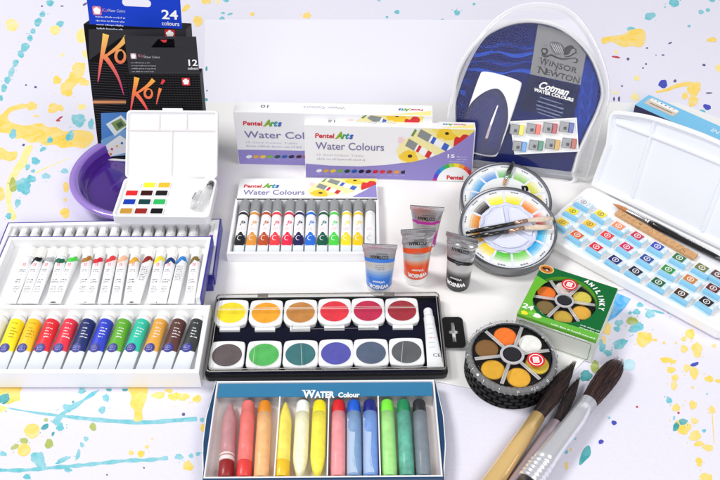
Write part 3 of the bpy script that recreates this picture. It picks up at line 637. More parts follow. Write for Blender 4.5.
dotc = [(240, 240, 244), (226, 170, 70), (240, 200, 60), (120, 180, 70), (20, 70, 60), (30, 90, 170), (20, 20, 60), (60, 16, 40), (200, 30, 60), (214, 40, 50), (160, 60, 40), (226, 150, 60), (20, 26, 30), (176, 160, 50), (214, 214, 220)]
def lilac_box(label, P, w, h, d, num, text, curve, dots_x, dot_s, fl, logo, words, sub):
    t = thing('paint_box', label, 'box', P, 'lilac and white cartons standing on the table')
    b = MB(); b.box(-w / 2, w / 2, 0, d, 0, h, WHM, .05); b.M = FRONT
    b.flat(curve, .006, LIL)
    x, z, s = logo; arts_logo(b, x, z, s)
    x, z, s, ww = words; b.text(text, x, z, .02, s, LILT, w=ww, bold=.012)
    x, z, ww = sub; b.text(num + ' Vivid Colour Tubes', x, z, .02, .36, mat((186, 182, 204), .5), w=ww * .86); b.lines(x, z - .5, .02, ww, 1, .42, .24, mat((196, 192, 210), .5), jag=.1)
    for (x, z), c in zip(dots_x, dotc): b.flat(circ(x, z, dot_s, 14, dot_s * .62, rot=.3), .02, mat(c, .4)); b.lines(x - dot_s * .6, z - dot_s * 1.35, .02, dot_s * 1.3, 1, .1, .07, mat((200, 196, 226), .5))
    flowers_art(b, fl, 0)
    return t, b
P = Pose(-3.0, 12.5, .12, -2.25, 0)
up = P.up; cv = [up(237.4, 165.3), up(236.6, 149.5)] + [up(x, y) for x, y in ((270, 149.8), (300, 150.8), (350, 150), (400, 144), (431, 134))] + [up(430, 170)]
w, h, d = 21.9, 7.2, 2.1
cl = lambda p: (max(-w / 2 + .06, min(w / 2 - .06, p[0])), max(.06, min(h - .06, p[1])))
t, b = lilac_box('long white and lilac carton marked 10, behind the carton marked 15', P, w, h, d, '10', 'Water Colours', [cl(p) for p in cv], [up(x, 156.6) for x in (249, 256, 263, 270, 277.5, 284.5, 291.5, 299, 306)], .36,
                 lambda x, y: cl(up(x - 50, y - 18)), up(243, 125) + (.8,), up(244.5, 137.5) + (1.3, 9.6), up(246, 143) + (6.8,))
b.M = Matrix.Translation((0, 0, h + .012)) @ Matrix.Rotation(PI, 4, 'Z')
b.text('10', 7.2, -1.45, 0, .75, GREYTXT, w=.85, bold=.02); b.text('Water Colours', 1.0, -1.4, 0, .62, mat((170, 170, 184), .5), w=4.6, align='c'); b.M = Matrix.Translation((0, 0, h + .012)) @ Matrix.Rotation(PI, 4, 'Z')
arts_logo(b, -9.9, -1.3, .5, 0)
b.M = Matrix(); b.flat([(10.8, .1), (10.8, 1.0), (6.2, .1)], h + .008, mat((250, 236, 150), .5)); b.build('carton', t)
P = Pose(3.18, 10.04, .12, -2.46, -8.6)
up = P.up; w, h, d = 18.7, 6.6, 1.6
cv = [up(305, 177.8), up(304.8, 163.5)] + [up(x, y) for x, y in ((330, 165.5), (360, 166.3), (385, 165), (405, 162.5), (425, 157), (445, 148), (460, 139.5), (474.5, 130.5))] + [up(471, 183.5)]
t, b = lilac_box('long white and lilac carton marked 15, front one of the two standing cartons', P, w, h, d, '15', 'Water Colours', [cl(p) for p in cv], [up(319 + i * 7.05, 170.6 + i * .12) for i in range(15)], .34,
                 lambda x, y: cl(up(x, y)), up(315, 137.5) + (.78,), up(315.5, 149) + (1.28, 7.6), up(317, 155.5) + (6.0,))
# clear the corner of the picture with the lilac curve again, then the colour arc
b.flat([cl(up(x, y)) for x, y in ((405, 163.5), (425, 159), (438, 154.5), (450, 149), (462, 141), (474.5, 131), (471, 183.5), (405, 180))], .03, LIL)
p = up(447.5, 157.5); b.text('15', p[0], p[1], .04, .62, WTXT, w=.78, bold=.03); p = up(457, 157); b.lines(p[0], p[1], .04, 1.2, 2, .3, .13, mat((220, 216, 240), .5)); p = up(449, 161.5); b.lines(p[0], p[1], .04, 2.0, 1, .3, .1, mat((220, 216, 240), .5))
b.flat([cl(up(452 + 19.5 * math.cos(a), 184 - 19 * math.sin(a))) for a in [PI * i / 20 for i in range(21)]], .034, WTXT)
arc = [(196, 30, 130), (90, 60, 200), (30, 110, 220), (20, 160, 190), (60, 180, 80), (180, 210, 60), (250, 220, 50), (250, 160, 40), (240, 90, 50), (226, 40, 60)]
for i, c in enumerate(arc):
    a0, a1 = PI - PI * .84 * i / 10, PI - PI * .84 * (i + 1) / 10
    b.flat([cl(up(454 + r * 1.08 * math.cos(a), 183 - r * math.sin(a))) for r, a in ((20, a0), (20, (a0 + a1) / 2), (20, a1), (16.2, a1), (16.2, (a0 + a1) / 2), (16.2, a0))], .04, mat(c, .5))
p = up(446.5, 179); b.text('Pentel', p[0], p[1], .05, .72, PRED, w=1.85, bold=.04)
b.M = Matrix.Translation((0, 0, h + .012)) @ Matrix.Rotation(PI, 4, 'Z')
b.text('15', 6.0, -1.2, 0, .7, GREYTXT, w=.8, bold=.02); b.text('Water Colours', 1.5, -1.15, 0, .55, mat((170, 170, 184), .5), w=4.4, align='c')
arts_logo(b, -8.3, -1.1, .46, 0); b.M = Matrix(); b.flat([(9.2, .1), (9.2, 1.1), (5.6, .1)], h + .008, mat((250, 236, 150), .5)); b.build('carton', t)

P = Pose(-5.72, -3.35, .12, 0)
t = thing('tube_set', 'open white carton tray with twelve small tubes in a row', 'tray', P)
b = MB(); b.tray([(-7.75, 0), (7.75, 0), (7.75, 8.75), (-7.75, 8.75)], .3, 1.1, .15, WHM); b.build('tray', t)
P = Pose(-5.72, -3.35, 1.22, 0)
b = MB(Matrix.Translation((0, 0, 1.1))); b.box(-7.6, 7.6, 8.5, 12.2, -.1, 0, WHM)
lie = P.lie
c2 = lambda p: (max(-7.55, min(7.55, p[0])), max(8.55, min(12.15, p[1])))
b.flat([c2(lie(x, y)) for x, y in ((352, 197), (366, 190), (376, 183), (378, 197.5))], .012, LIL)
flowers_art(b, lambda x, y: c2(lie(320.5 + (x - 410) * .93, 193 + (y - 156) * .55)), 0)
p = lie(243.5, 187.5); arts_logo(b, p[0], p[1], .72); p = lie(242.8, 194.6); b.text('Water Colours', p[0], p[1], .02, 1.15, LILT, w=6.7, bold=.012)
b.build('printed_flap', t)
names = ['black', 'ochre', 'rust brown', 'bright red', 'crimson', 'navy blue', 'sky blue', 'dark green', 'light green', 'lemon yellow', 'golden yellow', 'white']
cols = [(22, 22, 26), (230, 150, 56), (190, 76, 34), (236, 60, 70), (236, 36, 74), (26, 22, 84), (30, 110, 220), (6, 88, 66), (76, 214, 72), (250, 226, 40), (250, 208, 10), (236, 236, 238)]
CG = mat((150, 152, 154), .35, coat=.3, bump=.2, bscale=80)
def small_mf(col):
    cm = mat(col, .3, coat=.4)
    return lambda x, v, top: cm if (.88 < v < .93) else (cm if .2 < v < (.47 - .1 * x * x if top else .40) and v > .16 + .07 * x * x else (TB if v > .4 else TAIL))
for i, (nm, c) in enumerate(zip(names, cols)):
    def art(b, warp, c=c):
        b.text('P', -.22, 3.9, 0, .85, mat(mix(c, (255, 255, 255), .12), .5), bold=.03, shear=.35, warp=warp)
        b.lines(-.3, 3.5, 0, .55, 2, .18, .07, mat((226, 120, 140), .5), warp=warp)
        b.flat
        pth = [(.0 + .26 * math.cos(a), 2.2 + .3 * math.sin(a)) for a in [j * .5 + 1 for j in range(9)]]
        R_ = ribbon(pth, .06); n = len(pth)
        for k in range(n - 1):
            q = [R_[k], R_[k + 1], R_[2 * n - 2 - k], R_[2 * n - 1 - k]]; b.add([(x, y, warp(x, y) + .004) for x, y in q], [(0, 1, 2, 3)], WTXT if i != 11 else LGREY)
    x0 = -6.72 + i * 1.22
    t = thing('paint_tube', 'small tube with %s bands and grey cap, in the open carton tray' % nm, 'paint tube', Pose(-5.72 + x0, -2.85, .3, random.uniform(-1, 1)), 'small tubes in the open carton tray')
    paint_tube(t, 8.0, .53, 1.1, 1.75, .56, small_mf(c), CG, art=art, n=24)

# ================================================================ four tubes standing on their caps
def standing(label, px, py, yaw, h, r, crimp, lean, mf, art, crump=0.0, capm=CAPW, capl=.9):
    x, y = G(px, py); P = Pose(x, y, .12, yaw, lean)
    t = thing('paint_tube', label, 'paint tube', P, 'tubes standing upright on their caps')
    M = Matrix.Translation((0, 0, h)) @ Matrix(((-1, 0, 0, 0), (0, 0, -1, 0), (0, -1, 0, 0), (0, 0, 0, 1))) @ Matrix.Translation((0, 0, -r))
    ab = tube_surface(h, r, crimp); Lb = h - capl; n = 40; rings = 44; b = MB(M); R = []
    rr = random.Random(int(px))
    for i in range(rings + 1):
        v = i / rings; a, hh, c = ab(v); yy = Lb * v
        row = []
        for k in range(n):
            an = 2 * PI * k / n; cr = crump * max(0, 1 - v / .42) * (v / .05 if v < .05 else 1)
            f = cr * (math.sin(an * 2 + v * 30 + px) * .5 + math.sin(an * 5 - v * 22) * .4 + math.sin(an * 3 + v * 55) * .4)
            row.append(((a) * math.cos(an) * (1 + f * .08), yy, r + (hh + f * .22) * math.sin(an)))
        R.append(row)
    R.append([(r * .93 * math.cos(2 * PI * k / n), Lb + .02, r + r * .93 * math.sin(2 * PI * k / n)) for k in range(n)])
    b.loft(R, None, caps=True, smooth=True, mf=lambda i, j: mf(math.cos(2 * PI * (j + .5) / n), (i + .5) / rings), capm=TB) if False else b.loft(R, None, caps=False, smooth=True, mf=lambda i, j: mf(math.cos(2 * PI * (j + .5) / n), (i + .5) / rings))
    warp = lambda x_, y_: r + ab(max(0, min(1, y_ / Lb)))[1] * math.sqrt(max(0, 1 - (x_ / ab(max(0, min(1, y_ / Lb)))[0]) ** 2)) + .02 + .1 * crump * (y_ / Lb < .4)
    art(b, warp, Lb); b.build('body', t)
    b = MB(M); b.box(-crimp / 2 - .05, crimp / 2 + .05, -.42, .05, r - .07, r + .07, METAL, .03)
    for k in range(3): b.box(-crimp / 2 - .06, crimp / 2 + .06, -.36 + k * .13, -.32 + k * .13, r - .085, r + .085, METAL)
    b.build('crimp', t)
    b = MB(M); b.loft([[(q * math.cos(2 * PI * k / n), yy, r + q * math.sin(2 * PI * k / n)) for k in range(n)] for q, yy in ((r * .9, Lb), (r * .97, Lb + .05), (r * .95, h - .06), (r * .9, h))], capm, caps=True); b.build('cap', t)
    return t
FOIL = mat((206, 206, 208), .28, metal=.9); SILV = mat((206, 205, 204), .35, metal=.25)
def bands(col, b0=.30, b1=.37, g0=.52, g1=.72):
    steps = [mat(mix((214, 212, 210), col, (k + 1) / 7), .3, coat=.4) for k in range(7)]; cm = mat(col, .3, coat=.4)
    def f(x, v):
        w = .012 * math.cos(x * 1.6)
        if v < b0 + w: return FOIL
        if v < b1 + w: return cm
        if v < g0: return SILV
        if v < g1: return steps[min(6, int((v - g0) / (g1 - g0) * 7))]
        return cm
    return f
def st_art(col, top, bottom):
    dk = mat((40, 40, 44), .5)
    def art(b, warp, Lb):
        b.text(top, 0, Lb * .2, 0, .5, dk, w=1.7, align='c', bold=.04, warp=warp); b.lines(-.8, Lb * .15, 0, 1.5, 1, .2, .09, dk, warp=warp)
        b.lines(-.5, Lb * .5, 0, 1.0, 3, .2, .09, mat((140, 140, 150), .5), warp=warp)
        b.text('Winsor', 0, Lb * .76, 0, .34, WTXT, w=1.2, align='c', bold=.02, warp=warp)
        b.text(bottom, 0, Lb * .86, 0, .62, WTXT, w=1.9, align='c', bold=.05, warp=warp)
    return art
standing('stubby tube with violet pink band standing furthest back behind the orange tube', 424.5, 249, -6, 5.2, 1.15, 3.3, 0, bands((200, 50, 170)), st_art(0, 'COTMAN', 'VIOLET'))
standing('blue and silver tube standing beside the tray of small tubes', 379, 288.5, -4, 5.35, 1.28, 3.2, 0, bands((60, 130, 226), .26, .36, .5, .74), st_art(0, 'COTMAN', 'WINSOR'))
standing('orange and silver tube with a crumpled foil top and white cap', 415.5, 279, 4, 6.1, 1.22, 3.25, 0, bands((240, 84, 30), .34, .45, .58, .72), st_art(0, 'COTMAN', 'WINSOR'), crump=.7, capl=.95)
standing('black and silver tube with a dented slanting foil top', 457.5, 285, -22, 6.0, 1.18, 3.1, 0, bands((20, 20, 24), .42, .5, .64, .78), st_art(0, 'COTMAN', 'WINSOR'), crump=1.0, capm=mat((40, 40, 44), .3), capl=.4)

# ================================================================ round tins with colour swatches
def tin(label, P, r, cols, n0):
    t = thing('round_tin', label, 'tin', P, 'round metal tins of watercolour swatches')
    b = MB(); N = 96
    b.lathe([(r - .12, -1.5), (r - .02, -1.44), (r - .02, -.98), (r - .14, -.92), (r - .14, -.84), (r, -.78), (r, -.1), (r - .04, 0), (r - .12, .02), (r - .24, -.02), (r - .27, -.22), (r - .3, -.24)], TINM, n=N, smooth=False); b.build('tin_case', t)
    b = MB(); b.lathe([(r - .28, -.3), (r - .28, -.2), (r - .29, -.195)], mat((226, 228, 238), .5), n=N)
    n = len(cols); R0, R1 = r * .60, r * .9
    for k, c in enumerate(cols):
        a = 2 * PI * (k + n0) / n; da = PI / n * .86
        if c is None: continue
        for i in range(6):
            q0 = R0 + (R1 - R0) * i / 6; q1 = R0 + (R1 - R0) * (i + 1) / 6; tt = min(1, .0 + i / 4.2) ** 1.2
            b.flat([(q * math.cos(a + s_ * da), q * math.sin(a + s_ * da)) for q, s_ in ((q0, -1), (q0, 0), (q0, 1), (q1, 1), (q1, 0), (q1, -1))], -.18, mat(mix(c, (240, 240, 240), tt), .5, vary=.08, vscale=300))
        ca, sa = math.cos(a), math.sin(a); q = r * .88
        for s_ in (-.28, 0, .28): b.flat([(q * ca + (s_ + dx) * -sa + dy * ca, q * sa + (s_ + dx) * ca + dy * sa) for dx, dy in ((-.13, -.05), (.09, -.05), (.12, .08), (-.1, .07))], -.16, GREYTXT)
    b.build('swatch_card', t)
    return t
PF = Pose(15.02, -1.40, 3.02, 0, 17.3)
fc = [(250, 120, 110), (236, 130, 50), (240, 226, 40), (246, 236, 40), (40, 36, 34), (226, 130, 30), (232, 150, 40), (240, 210, 40), (80, 190, 50), (110, 200, 80), (40, 160, 220), (40, 170, 226)]
t = tin('front open round tin with white mixing palette in the middle and two brushes on it', PF, 4.96, fc, .55)
b = MB(); lob = lambda k: 1 + .035 * math.cos(k * 2 * PI / 72 * 12)
b.lathe([(2.85, -.2), (2.9, .0), (2.78, .06), (2.62, .0), (2.55, -.08)], mat((214, 218, 240), .35, coat=.3), n=72, caps=True, rf=lob)
PLW = mat((226, 228, 244), .3, coat=.4)
for a0, a1 in ((95, 215), (220, 325), (330, 450)):
    A = [math.radians(a0 + 4 + (a1 - a0 - 8) * i / 14) for i in range(15)]
    o_ = [(2.45 * math.cos(a), 2.45 * math.sin(a)) for a in A] + [(.25 * math.cos(math.radians((a0 + a1) / 2)), .25 * math.sin(math.radians((a0 + a1) / 2)))]
    b.loft([[(x, y, .04) for x, y in o_], [(x, y, .09) for x, y in shrink(o_, .06)], [(x, y, .08) for x, y in shrink(o_, .14)], [(x, y, -.05) for x, y in shrink(o_, .34)]], PLW, caps=True)
b.build('mixing_palette', t)
PB = Pose(15.34, 3.1, 3.0, 0, 16.6)
bc = [(240, 200, 70), (214, 214, 80), (150, 200, 110), (120, 190, 120), (100, 150, 216), (80, 160, 220), (100, 160, 220), (230, 90, 140), (232, 80, 50), (240, 120, 60), (200, 90, 60), (160, 110, 70)]
t = tin('rear open round tin with pale swatches, half covered by the front tin', PB, 4.82, bc, -.1)
b = MB(); b.lathe([(2.9, -.19), (2.85, -.12), (2.8, -.11)], mat((232, 234, 236), .5), n=60); lie = PB.lie
p = lie(522, 190); b.text('n', p[0], p[1], -.09, 1.2, BLACK, w=.7, bold=.06)
bp, bq = lie(504, 184), lie(513, 163)
b.build('centre_card', t)
def travel_brush(label, a, b_, c, d, P, z, hair=(206, 150, 100)):
    """a tip .. b_ hair root .. c ferrule end .. d handle end, level points in the tin's frame"""
    t = thing('paint_brush', label, 'brush', P, 'slim brushes lying on the tins')
    A, B, C_, D = [(q[0], q[1], z) for q in (a, b_, c, d)]
    L = lambda u, v, k: tuple(u[i] + (v[i] - u[i]) * k for i in range(3))
    m = MB(); m.tube([A, L(A, B, .3), L(A, B, .7), B], [.02, .12, .18, .15], mat(hair, .6, vary=.2, vscale=400)); m.build('bristles', t)
    m = MB(); m.tube([B, L(B, C_, .5), C_], [.16, .19, .21], METAL); m.build('ferrule', t)
    m = MB(); m.tube([C_, L(C_, D, .12), L(C_, D, .6), D], [.21, .27, .24, .16], mat((20, 18, 18), .2, coat=.8)); m.build('handle', t)
lf = lambda x, y: PF.lie(x, y, .35)
def cap_brush(label, pts, P):
    t = thing('paint_brush', label, 'brush', P, 'slim brushes lying on the tins'); z = .36
    q = [lf(*p) + (z,) for p in pts]
    m = MB(); m.tube([q[0], q[1]], [.13, .24], mat((22, 20, 20), .22, coat=.8)); m.tube([q[1], q[2]], [.24, .22], mat((22, 20, 20), .22, coat=.8)); m.build('handle', t)
    m = MB(); m.tube([q[2], q[3]], [.22, .2], mat((196, 160, 140), .25, metal=.8)); m.build('ferrule', t)
    m = MB(); m.tube([q[3], tuple((q[3][i] + q[4][i]) / 2 for i in range(3)), q[4]], [.2, .34, .2], mat((226, 206, 186), .7, vary=.2, vscale=300), flatk=.5); m.build('bristles', t)
cap_brush('upper of two short black brushes across the front tin, pale bristles to the right', [(466, 233), (478, 230.5), (514, 223.5), (527, 220.5), (553, 218.5)], PF)
cap_brush('lower of two short black brushes across the front tin', [(462, 238.5), (480, 236), (508, 231.5), (524, 228), (552, 227)], PF)
travel_brush('little brush with a black end lying on the rear tin', lie(503.5, 186), lie(505.5, 180), lie(508, 174), lie(513.5, 162.5), PB, .06)

# ================================================================ blister pack
PBL = Pose(18.5, 11.2, .12, -12, -30); up = PBL.up
NAVY = mat((9, 24, 96), .4, spec=.12); NV2 = mat((26, 74, 186), .4, spec=.12, vary=.1); NV3 = mat((10, 20, 70), .4, spec=.12); NVM = mat((18, 48, 140), .4, spec=.12)
t = thing('blister_pack', 'large arched clear blister pack with a blue card leaning at the back', 'blister pack', PBL)
out = smooth([(-8.9, 0), (-9.2, 3.5), (-9.3, 7.35), (-7.8, 13.1), (-4.95, 17.2), (-1.6, 18.85), (2.52, 18.5), (5.95, 15.1), (8.1, 10.4), (7.8, 6.0), (7.4, 2.0), (7.1, 0)], 5, False)
blue = smooth([up(*p) for p in ((470, 178), (460, 160), (456.6, 130), (456.3, 95), (462, 68), (480, 42), (505, 27), (533, 23), (562, 31), (588, 55), (600.5, 88), (597, 108), (588, 128), (577, 152), (571, 172), (563, 181))], 4, True)
b = MB(FRONT); b.loft([[(x, y, -.15) for x, y in blue], [(x, y, 0) for x, y in blue]], NAVY)
def bpoly(pts, z, m, sm=0): b.flat(smooth([up(*p) for p in pts], sm) if sm else [up(*p) for p in pts], z, m)
for k, (y, x1) in enumerate(((45, 535), (53, 534), (62, 533), (71, 532), (81, 470), (92, 465), (104, 462))):
    xl = 458 + max(0, (78 - y)) ** 1.5 * .085 + 3
    pts = [(xl + (x1 - xl) * i / 12, y + 2.0 * math.sin(i * .8 + k) + i * .12) for i in range(13)]
    b.flat(ribbon([up(*p) for p in pts], .3, wf=lambda u: .12 + .34 * abs(math.sin(u * 5 + k))), .006 + k * .0004, NV2 if k % 2 else NVM)
bpoly([(578, 60), (589, 60), (598.5, 85), (596, 107), (586, 126), (576, 146), (572, 120)], .008, NVM)
for i in range(5):
    for j in range(2):
        x, y = 580 + j * 9 - i * 1.6, 76 + i * 14
        for s_ in (-1, 1): b.flat(ribbon([up(x + s_ * 4.2, y - 5), up(x + s_ * 4.4, y + 1), up(x, y + 8)], .16, wf=lambda u: .04 + .2 * math.sin(PI * u)), .012, NV2)
bpoly([(538, 24.5), (552, 27.5), (566, 33.5), (578, 44), (586, 54), (580.5, 85), (530, 74)], .014, mat((132, 132, 136), .4, spec=.2))
bpoly([(530, 75), (580, 86), (573, 122), (518, 109)], .014, NV3)
SL = -math.radians(11)
def bt(s_, px, py, size, w, m, **k):
    p = up(px, py); b.text(s_, p[0], p[1], .03, size, m, w=w, rot=SL + math.radians(2), **k)
DK = mat((40, 40, 46), .5)
def serif_word(word, px, py, s0, w, m):      # small capitals with larger first letter
    bt(word, px, py, s0, w, m, bold=.02)
bt('W', 538.6, 64.0, 1.15, 1.0, DK, bold=.015); bt('INSOR', 548.6, 65.8, .84, 3.15, DK, bold=.015)
bt('&', 554, 70.4, .5, .4, DK)
bt('N', 537.5, 72.8, 1.1, .9, DK, bold=.015); bt('EWTON', 545.6, 74.3, .84, 3.75, DK, bold=.015)
bt('TM', 577.5, 78, .3, .4, DK)
for (x, y) in ((539.5, 58.2), (544.5, 59.4), (547.5, 60), (538, 66.4), (545, 68)):      # serifs
    p = up(x, y); b.flat([(p[0] - .14, p[1]), (p[0] + .2, p[1] - .04), (p[0] + .2, p[1] + .03), (p[0] - .14, p[1] + .07)], .031, DK)
# winged beast emblem
def stroke(pts, w, m=DK, z=.03): b.flat(ribbon([q[:2] for q in smooth([up(*p) + (0,) for p in pts], 5, False)], w, wf=lambda u: w * (.35 + .65 * math.sin(PI * min(1, u * .9 + .08)))), z, m)
GM2 = mat((92, 92, 98), .5)
bpoly([(550, 45), (551, 41.5), (558, 42), (563, 45), (566, 51), (562, 54), (556, 55), (552, 51)], .02, GM2, 3)
for k in range(5): stroke([(551 + k * 2.2, 43 + k * .4), (553.5 + k * 2.2, 48 + k * .5), (556.5 + k * 1.8, 53.5)], .07, LGREY, .026)
bpoly([(563, 50), (567, 46), (572, 45), (574, 47.5), (571, 50), (569, 54), (564, 55)], .022, DK, 3)
stroke([(543, 53), (541.5, 50), (544, 48.5), (547, 50), (546, 53.5), (542.5, 54), (546, 56.5), (551, 55), (557, 57.5), (563, 59), (569, 58.5), (575, 58)], .24)
stroke([(575, 58), (577.5, 60), (576, 62.5), (573, 62)], .18); stroke([(564, 57), (570, 56), (575, 53), (577.5, 53.5)], .16); stroke([(572, 47), (576, 50), (575, 53)], .14)
for a in range(5): stroke([(545.5, 45.5), (545.5 + 2.6 * math.cos(a * 1.257), 45.5 + 2.6 * math.sin(a * 1.257))], .06, GM2)
bt('Cotman', 538.5, 87.8, 1.1, 3.35, WTXT, shear=.35, bold=.03); bt('WATER COLOURS', 533.5, 90.7, .5, 4.5, WTXT, bold=.04)
for i, (w_, x0) in enumerate(((2.5, 540), (3.0, 537.5), (3.2, 536), (2.9, 536.5), (2.5, 538))):
    p = up(x0, 97.5 + i * 3.8); b.M = FRONT @ Matrix.Translation((p[0], p[1], .03)) @ Matrix.Rotation(SL, 4, 'Z'); b.lines(0, 0, 0, w_, 1, 1, .14, mat((150, 166, 214), .5), jag=.05); b.M = FRONT
b.build('backing_card', t)
b = MB(FRONT); rim_in = blue; N = len(blue)
cxb = sum(p[0] for p in blue) / N; czb = sum(p[1] for p in blue) / N
rim = shrink(blue, -.5)
b.loft([[(x, y, .02) for x, y in shrink(blue, .02)], [(x, y, .5) for x, y in shrink(blue, -.06)], [(x, y, .6) for x, y in shrink(blue, -.25)], [(x, y, .35) for x, y in rim], [(x, y, -.1) for x, y in rim]], mat((234, 234, 236), .4, coat=.3), caps=False, smooth=False); b.build('inner_rim', t)
b = MB(FRONT); b.loft([[(x, y, -.4) for x, y in out], [(x, y, .2) for x, y in out], [(x, y, .3) for x, y in scaled(out, .985)], [(x, y, .1) for x, y in scaled(out, .96)], [(x, y, .9) for x, y in scaled(out, .93)], [(x, y, 1.2) for x, y in scaled(out, .9)]], FROST, caps=False, smooth=True); b.build('shell', t)
b = MB(FRONT); fr = scaled(out, .9); b.flat(fr, 1.2, clear('shell_window', refl=.012, rough=.03)); b.build('window', t)
b = MB(FRONT)
wp = chaikin([up(*p) for p in ((481, 69), (524, 81), (497, 158.5), (455.5, 149))], 3, .07)
b.loft([[(x, y, .02) for x, y in wp], [(x, y, .42) for x, y in wp], [(x, y, .52) for x, y in shrink(wp, .12)]], WH); o = b.build('palette_case', t)
b = MB(FRONT); op = smooth([up(*p) for p in ((470, 105), (481, 94), (493, 88.5), (501, 90.5), (507, 102), (508, 120), (503, 137), (496, 154), (475, 152), (461, 146), (461.5, 126))], 4)
b.flat(op, .54, mat((16, 18, 82), .3, spec=.2)); b.flat(scaled(op, .8), .545, mat((20, 26, 100), .3, spec=.2))
b.flat(ribbon([up(498, 105), up(491, 124)], .1, .24), .555, mat((180, 176, 176), .3, metal=.6)); b.flat(ribbon([up(491, 124), up(486.5, 138)], .24, .3), .555, mat((130, 120, 124), .3, metal=.5)); b.flat(ribbon([up(486.5, 138), up(485, 143), up(482, 147)], .3, .08), .556, mat((60, 44, 44), .6))
b.build('sticker', o)
b = MB(FRONT); q = [up(*p) for p in ((510, 121), (576.5, 117.5), (578.5, 151), (514.5, 154))]
b.loft([[(x, y, .02) for x, y in q], [(x, y, .5) for x, y in q], [(x, y, .5) for x, y in shrink(q, .12)], [(x, y, .3) for x, y in shrink(q, .14)]], WH); o = b.build('pan_box', t)
for r_, (x0, y0, x1, y1) in enumerate(((518.5, 130, 568, 127.5), (521, 146.5, 570.5, 143.5))):
    for k, c in enumerate([[(236, 222, 50), (236, 90, 70), (176, 36, 60), (50, 70, 160)], [(80, 150, 220), (20, 130, 100), (206, 160, 60), (176, 74, 50)]][r_]):
        x, y = up(x0 + (x1 - x0) * k / 3, y0 + (y1 - y0) * k / 3); b = MB(FRONT)
        b.box(x - .95, x + .05, y - .5, y + .62, .3, .62, mat((120, 122, 128), .35, coat=.4), .05); b.box(x + .06, x + .6, y - .5, y + .62, .3, .6, mat(c, .4, coat=.3), .06)
        b.flat([(x - .5, y - .25), (x - .15, y - .25), (x - .15, y + .1), (x - .5, y + .1)], .63, mat((50, 50, 56), .4)); b.build('pan', o)

# ================================================================ large white palette on the right
BX, BY, BRZ = 24.22, 5.86, -42.75
P = Pose(BX, BY, .12, BRZ); PT = Pose(BX, BY, 1.6, BRZ)
t = thing('watercolour_palette', 'large open white palette holding rows of wrapped half pans', 'palette', P)
def rr2(x0, x1, y0, y1, r): return rrect((x0 + x1) / 2, (y0 + y1) / 2, x1 - x0, y1 - y0, r, 6)
b = MB(); o_ = rr2(-.3, 20.6, -8.75, 1.5, .9)
b.loft([[(x, y, z) for x, y in shrink(o_, d)] for z, d in ((0, .35), (.35, .12), (1.3, 0), (1.45, .05), (1.5, .2), (1.48, .45), (1.3, .55))], WH, caps=True, capm=WH)
b.box(3.0, 19.5, -.75, .75, 1.31, 1.36, mat((236, 238, 246), .35, coat=.2)); b.build('base', t)
LP = Pose(BX + 1.25 * math.sin(math.radians(-BRZ)), BY + 1.25 * math.cos(math.radians(BRZ)), 1.72, BRZ, -22); up = LP.up
t0 = [up(*p) for p in ((607.5, 118), (612, 111), (630, 112), (650, 115.5), (675, 123.5), (700, 132.5), (720, 141))]
ex = [(t0[-1][0] + 3.5, t0[-1][1] + .0), (t0[-1][0] + 7, t0[-1][1] - .35), (20.2, 9.4)]
ol = [(-.1, .1)] + [(-.25, 5)] + smooth([(p[0], p[1], 0) for p in t0 + ex], 3, False)
ol = [(p[0], p[1]) for p in ol] + [(20.5, 5), (20.4, .1)]
LM = Matrix.Translation((0, 1.25, 1.6)) @ Matrix.Rotation(math.radians(-22), 4, 'X') @ FRONT
b = MB(LM); LW = mat((240, 243, 250), .3, coat=.4)
b.loft([[(x, y, z) for x, y in shrink(ol, d)] for z, d in ((-.9, .1), (-.2, .0), (0, .12), (.0, .38), (-.25, .5), (-.45, .75))], [WH, WH, WH, LW, LW], caps=True, capm=LW)
zr = lambda x: 7.45 + .25 * math.sin(x / 20 * PI) + .02 * x
def ridge(pts, w=.5, h=.3):
    L = ribbon(pts, w); L2 = ribbon(pts, w * .35); b.loft([[(x, y, -.46) for x, y in L], [(x, y, -.46 + h) for x, y in L2]], LW, caps=True, smooth=False)
ridge([(-.1 + i * 1.0, zr(-.1 + i)) for i in range(21)])
for x0, x1 in ((3.9, 3.6), (12.2, 12.0)): ridge([(x0, zr(x0) + 0.1), (x1, 9.6)])
for x0, x1 in ((3.9, 4.6), (12.2, 12.6)): ridge([(x0, zr(x0) - .1), (x1, .9)])
b.build('lid', t)
b = MB(LM); b.tube([(2.5, .1, -.6), (9, .1, -.6), (19, .1, -.6)], .32, mat((226, 229, 238), .3, coat=.3)); b.build('hinge', t)
LB = mat((140, 208, 244), .25, coat=.5); LB2 = mat((190, 230, 248), .25, coat=.5)
rowA = [(584, 203), (601, 215), (619, 227), (637.7, 237), (658, 247.5), (680, 259), (702.5, 269), (718.6, 276)]
rowB = [(573, 212), (590, 225), (607.8, 236.5), (626.8, 248), (647.5, 260), (669, 270.7), (691, 280.5), (714, 289.5)]
rowC = [(562.6, 223), (577.5, 236), (596.5, 248), (615.7, 261), (636, 272.3), (659, 283.5), (682, 294.7), (707, 303)]
colA = [((236, 240, 244), 'white'), ((246, 226, 60), 'pale yellow'), ((250, 140, 80), 'light orange'), ((200, 34, 76), 'carmine'), ((44, 70, 190), 'cobalt blue'), ((40, 116, 56), 'mid green'), ((112, 116, 50), 'olive green'), ((90, 50, 44), 'red brown')]
colB = [((248, 232, 50), 'lemon yellow'), ((248, 206, 60), 'warm yellow'), ((236, 50, 60), 'scarlet'), ((216, 30, 100), 'magenta'), ((36, 76, 160), 'azure'), ((44, 150, 60), 'leaf green'), ((210, 130, 50), 'orange brown'), ((104, 24, 32), 'maroon')]
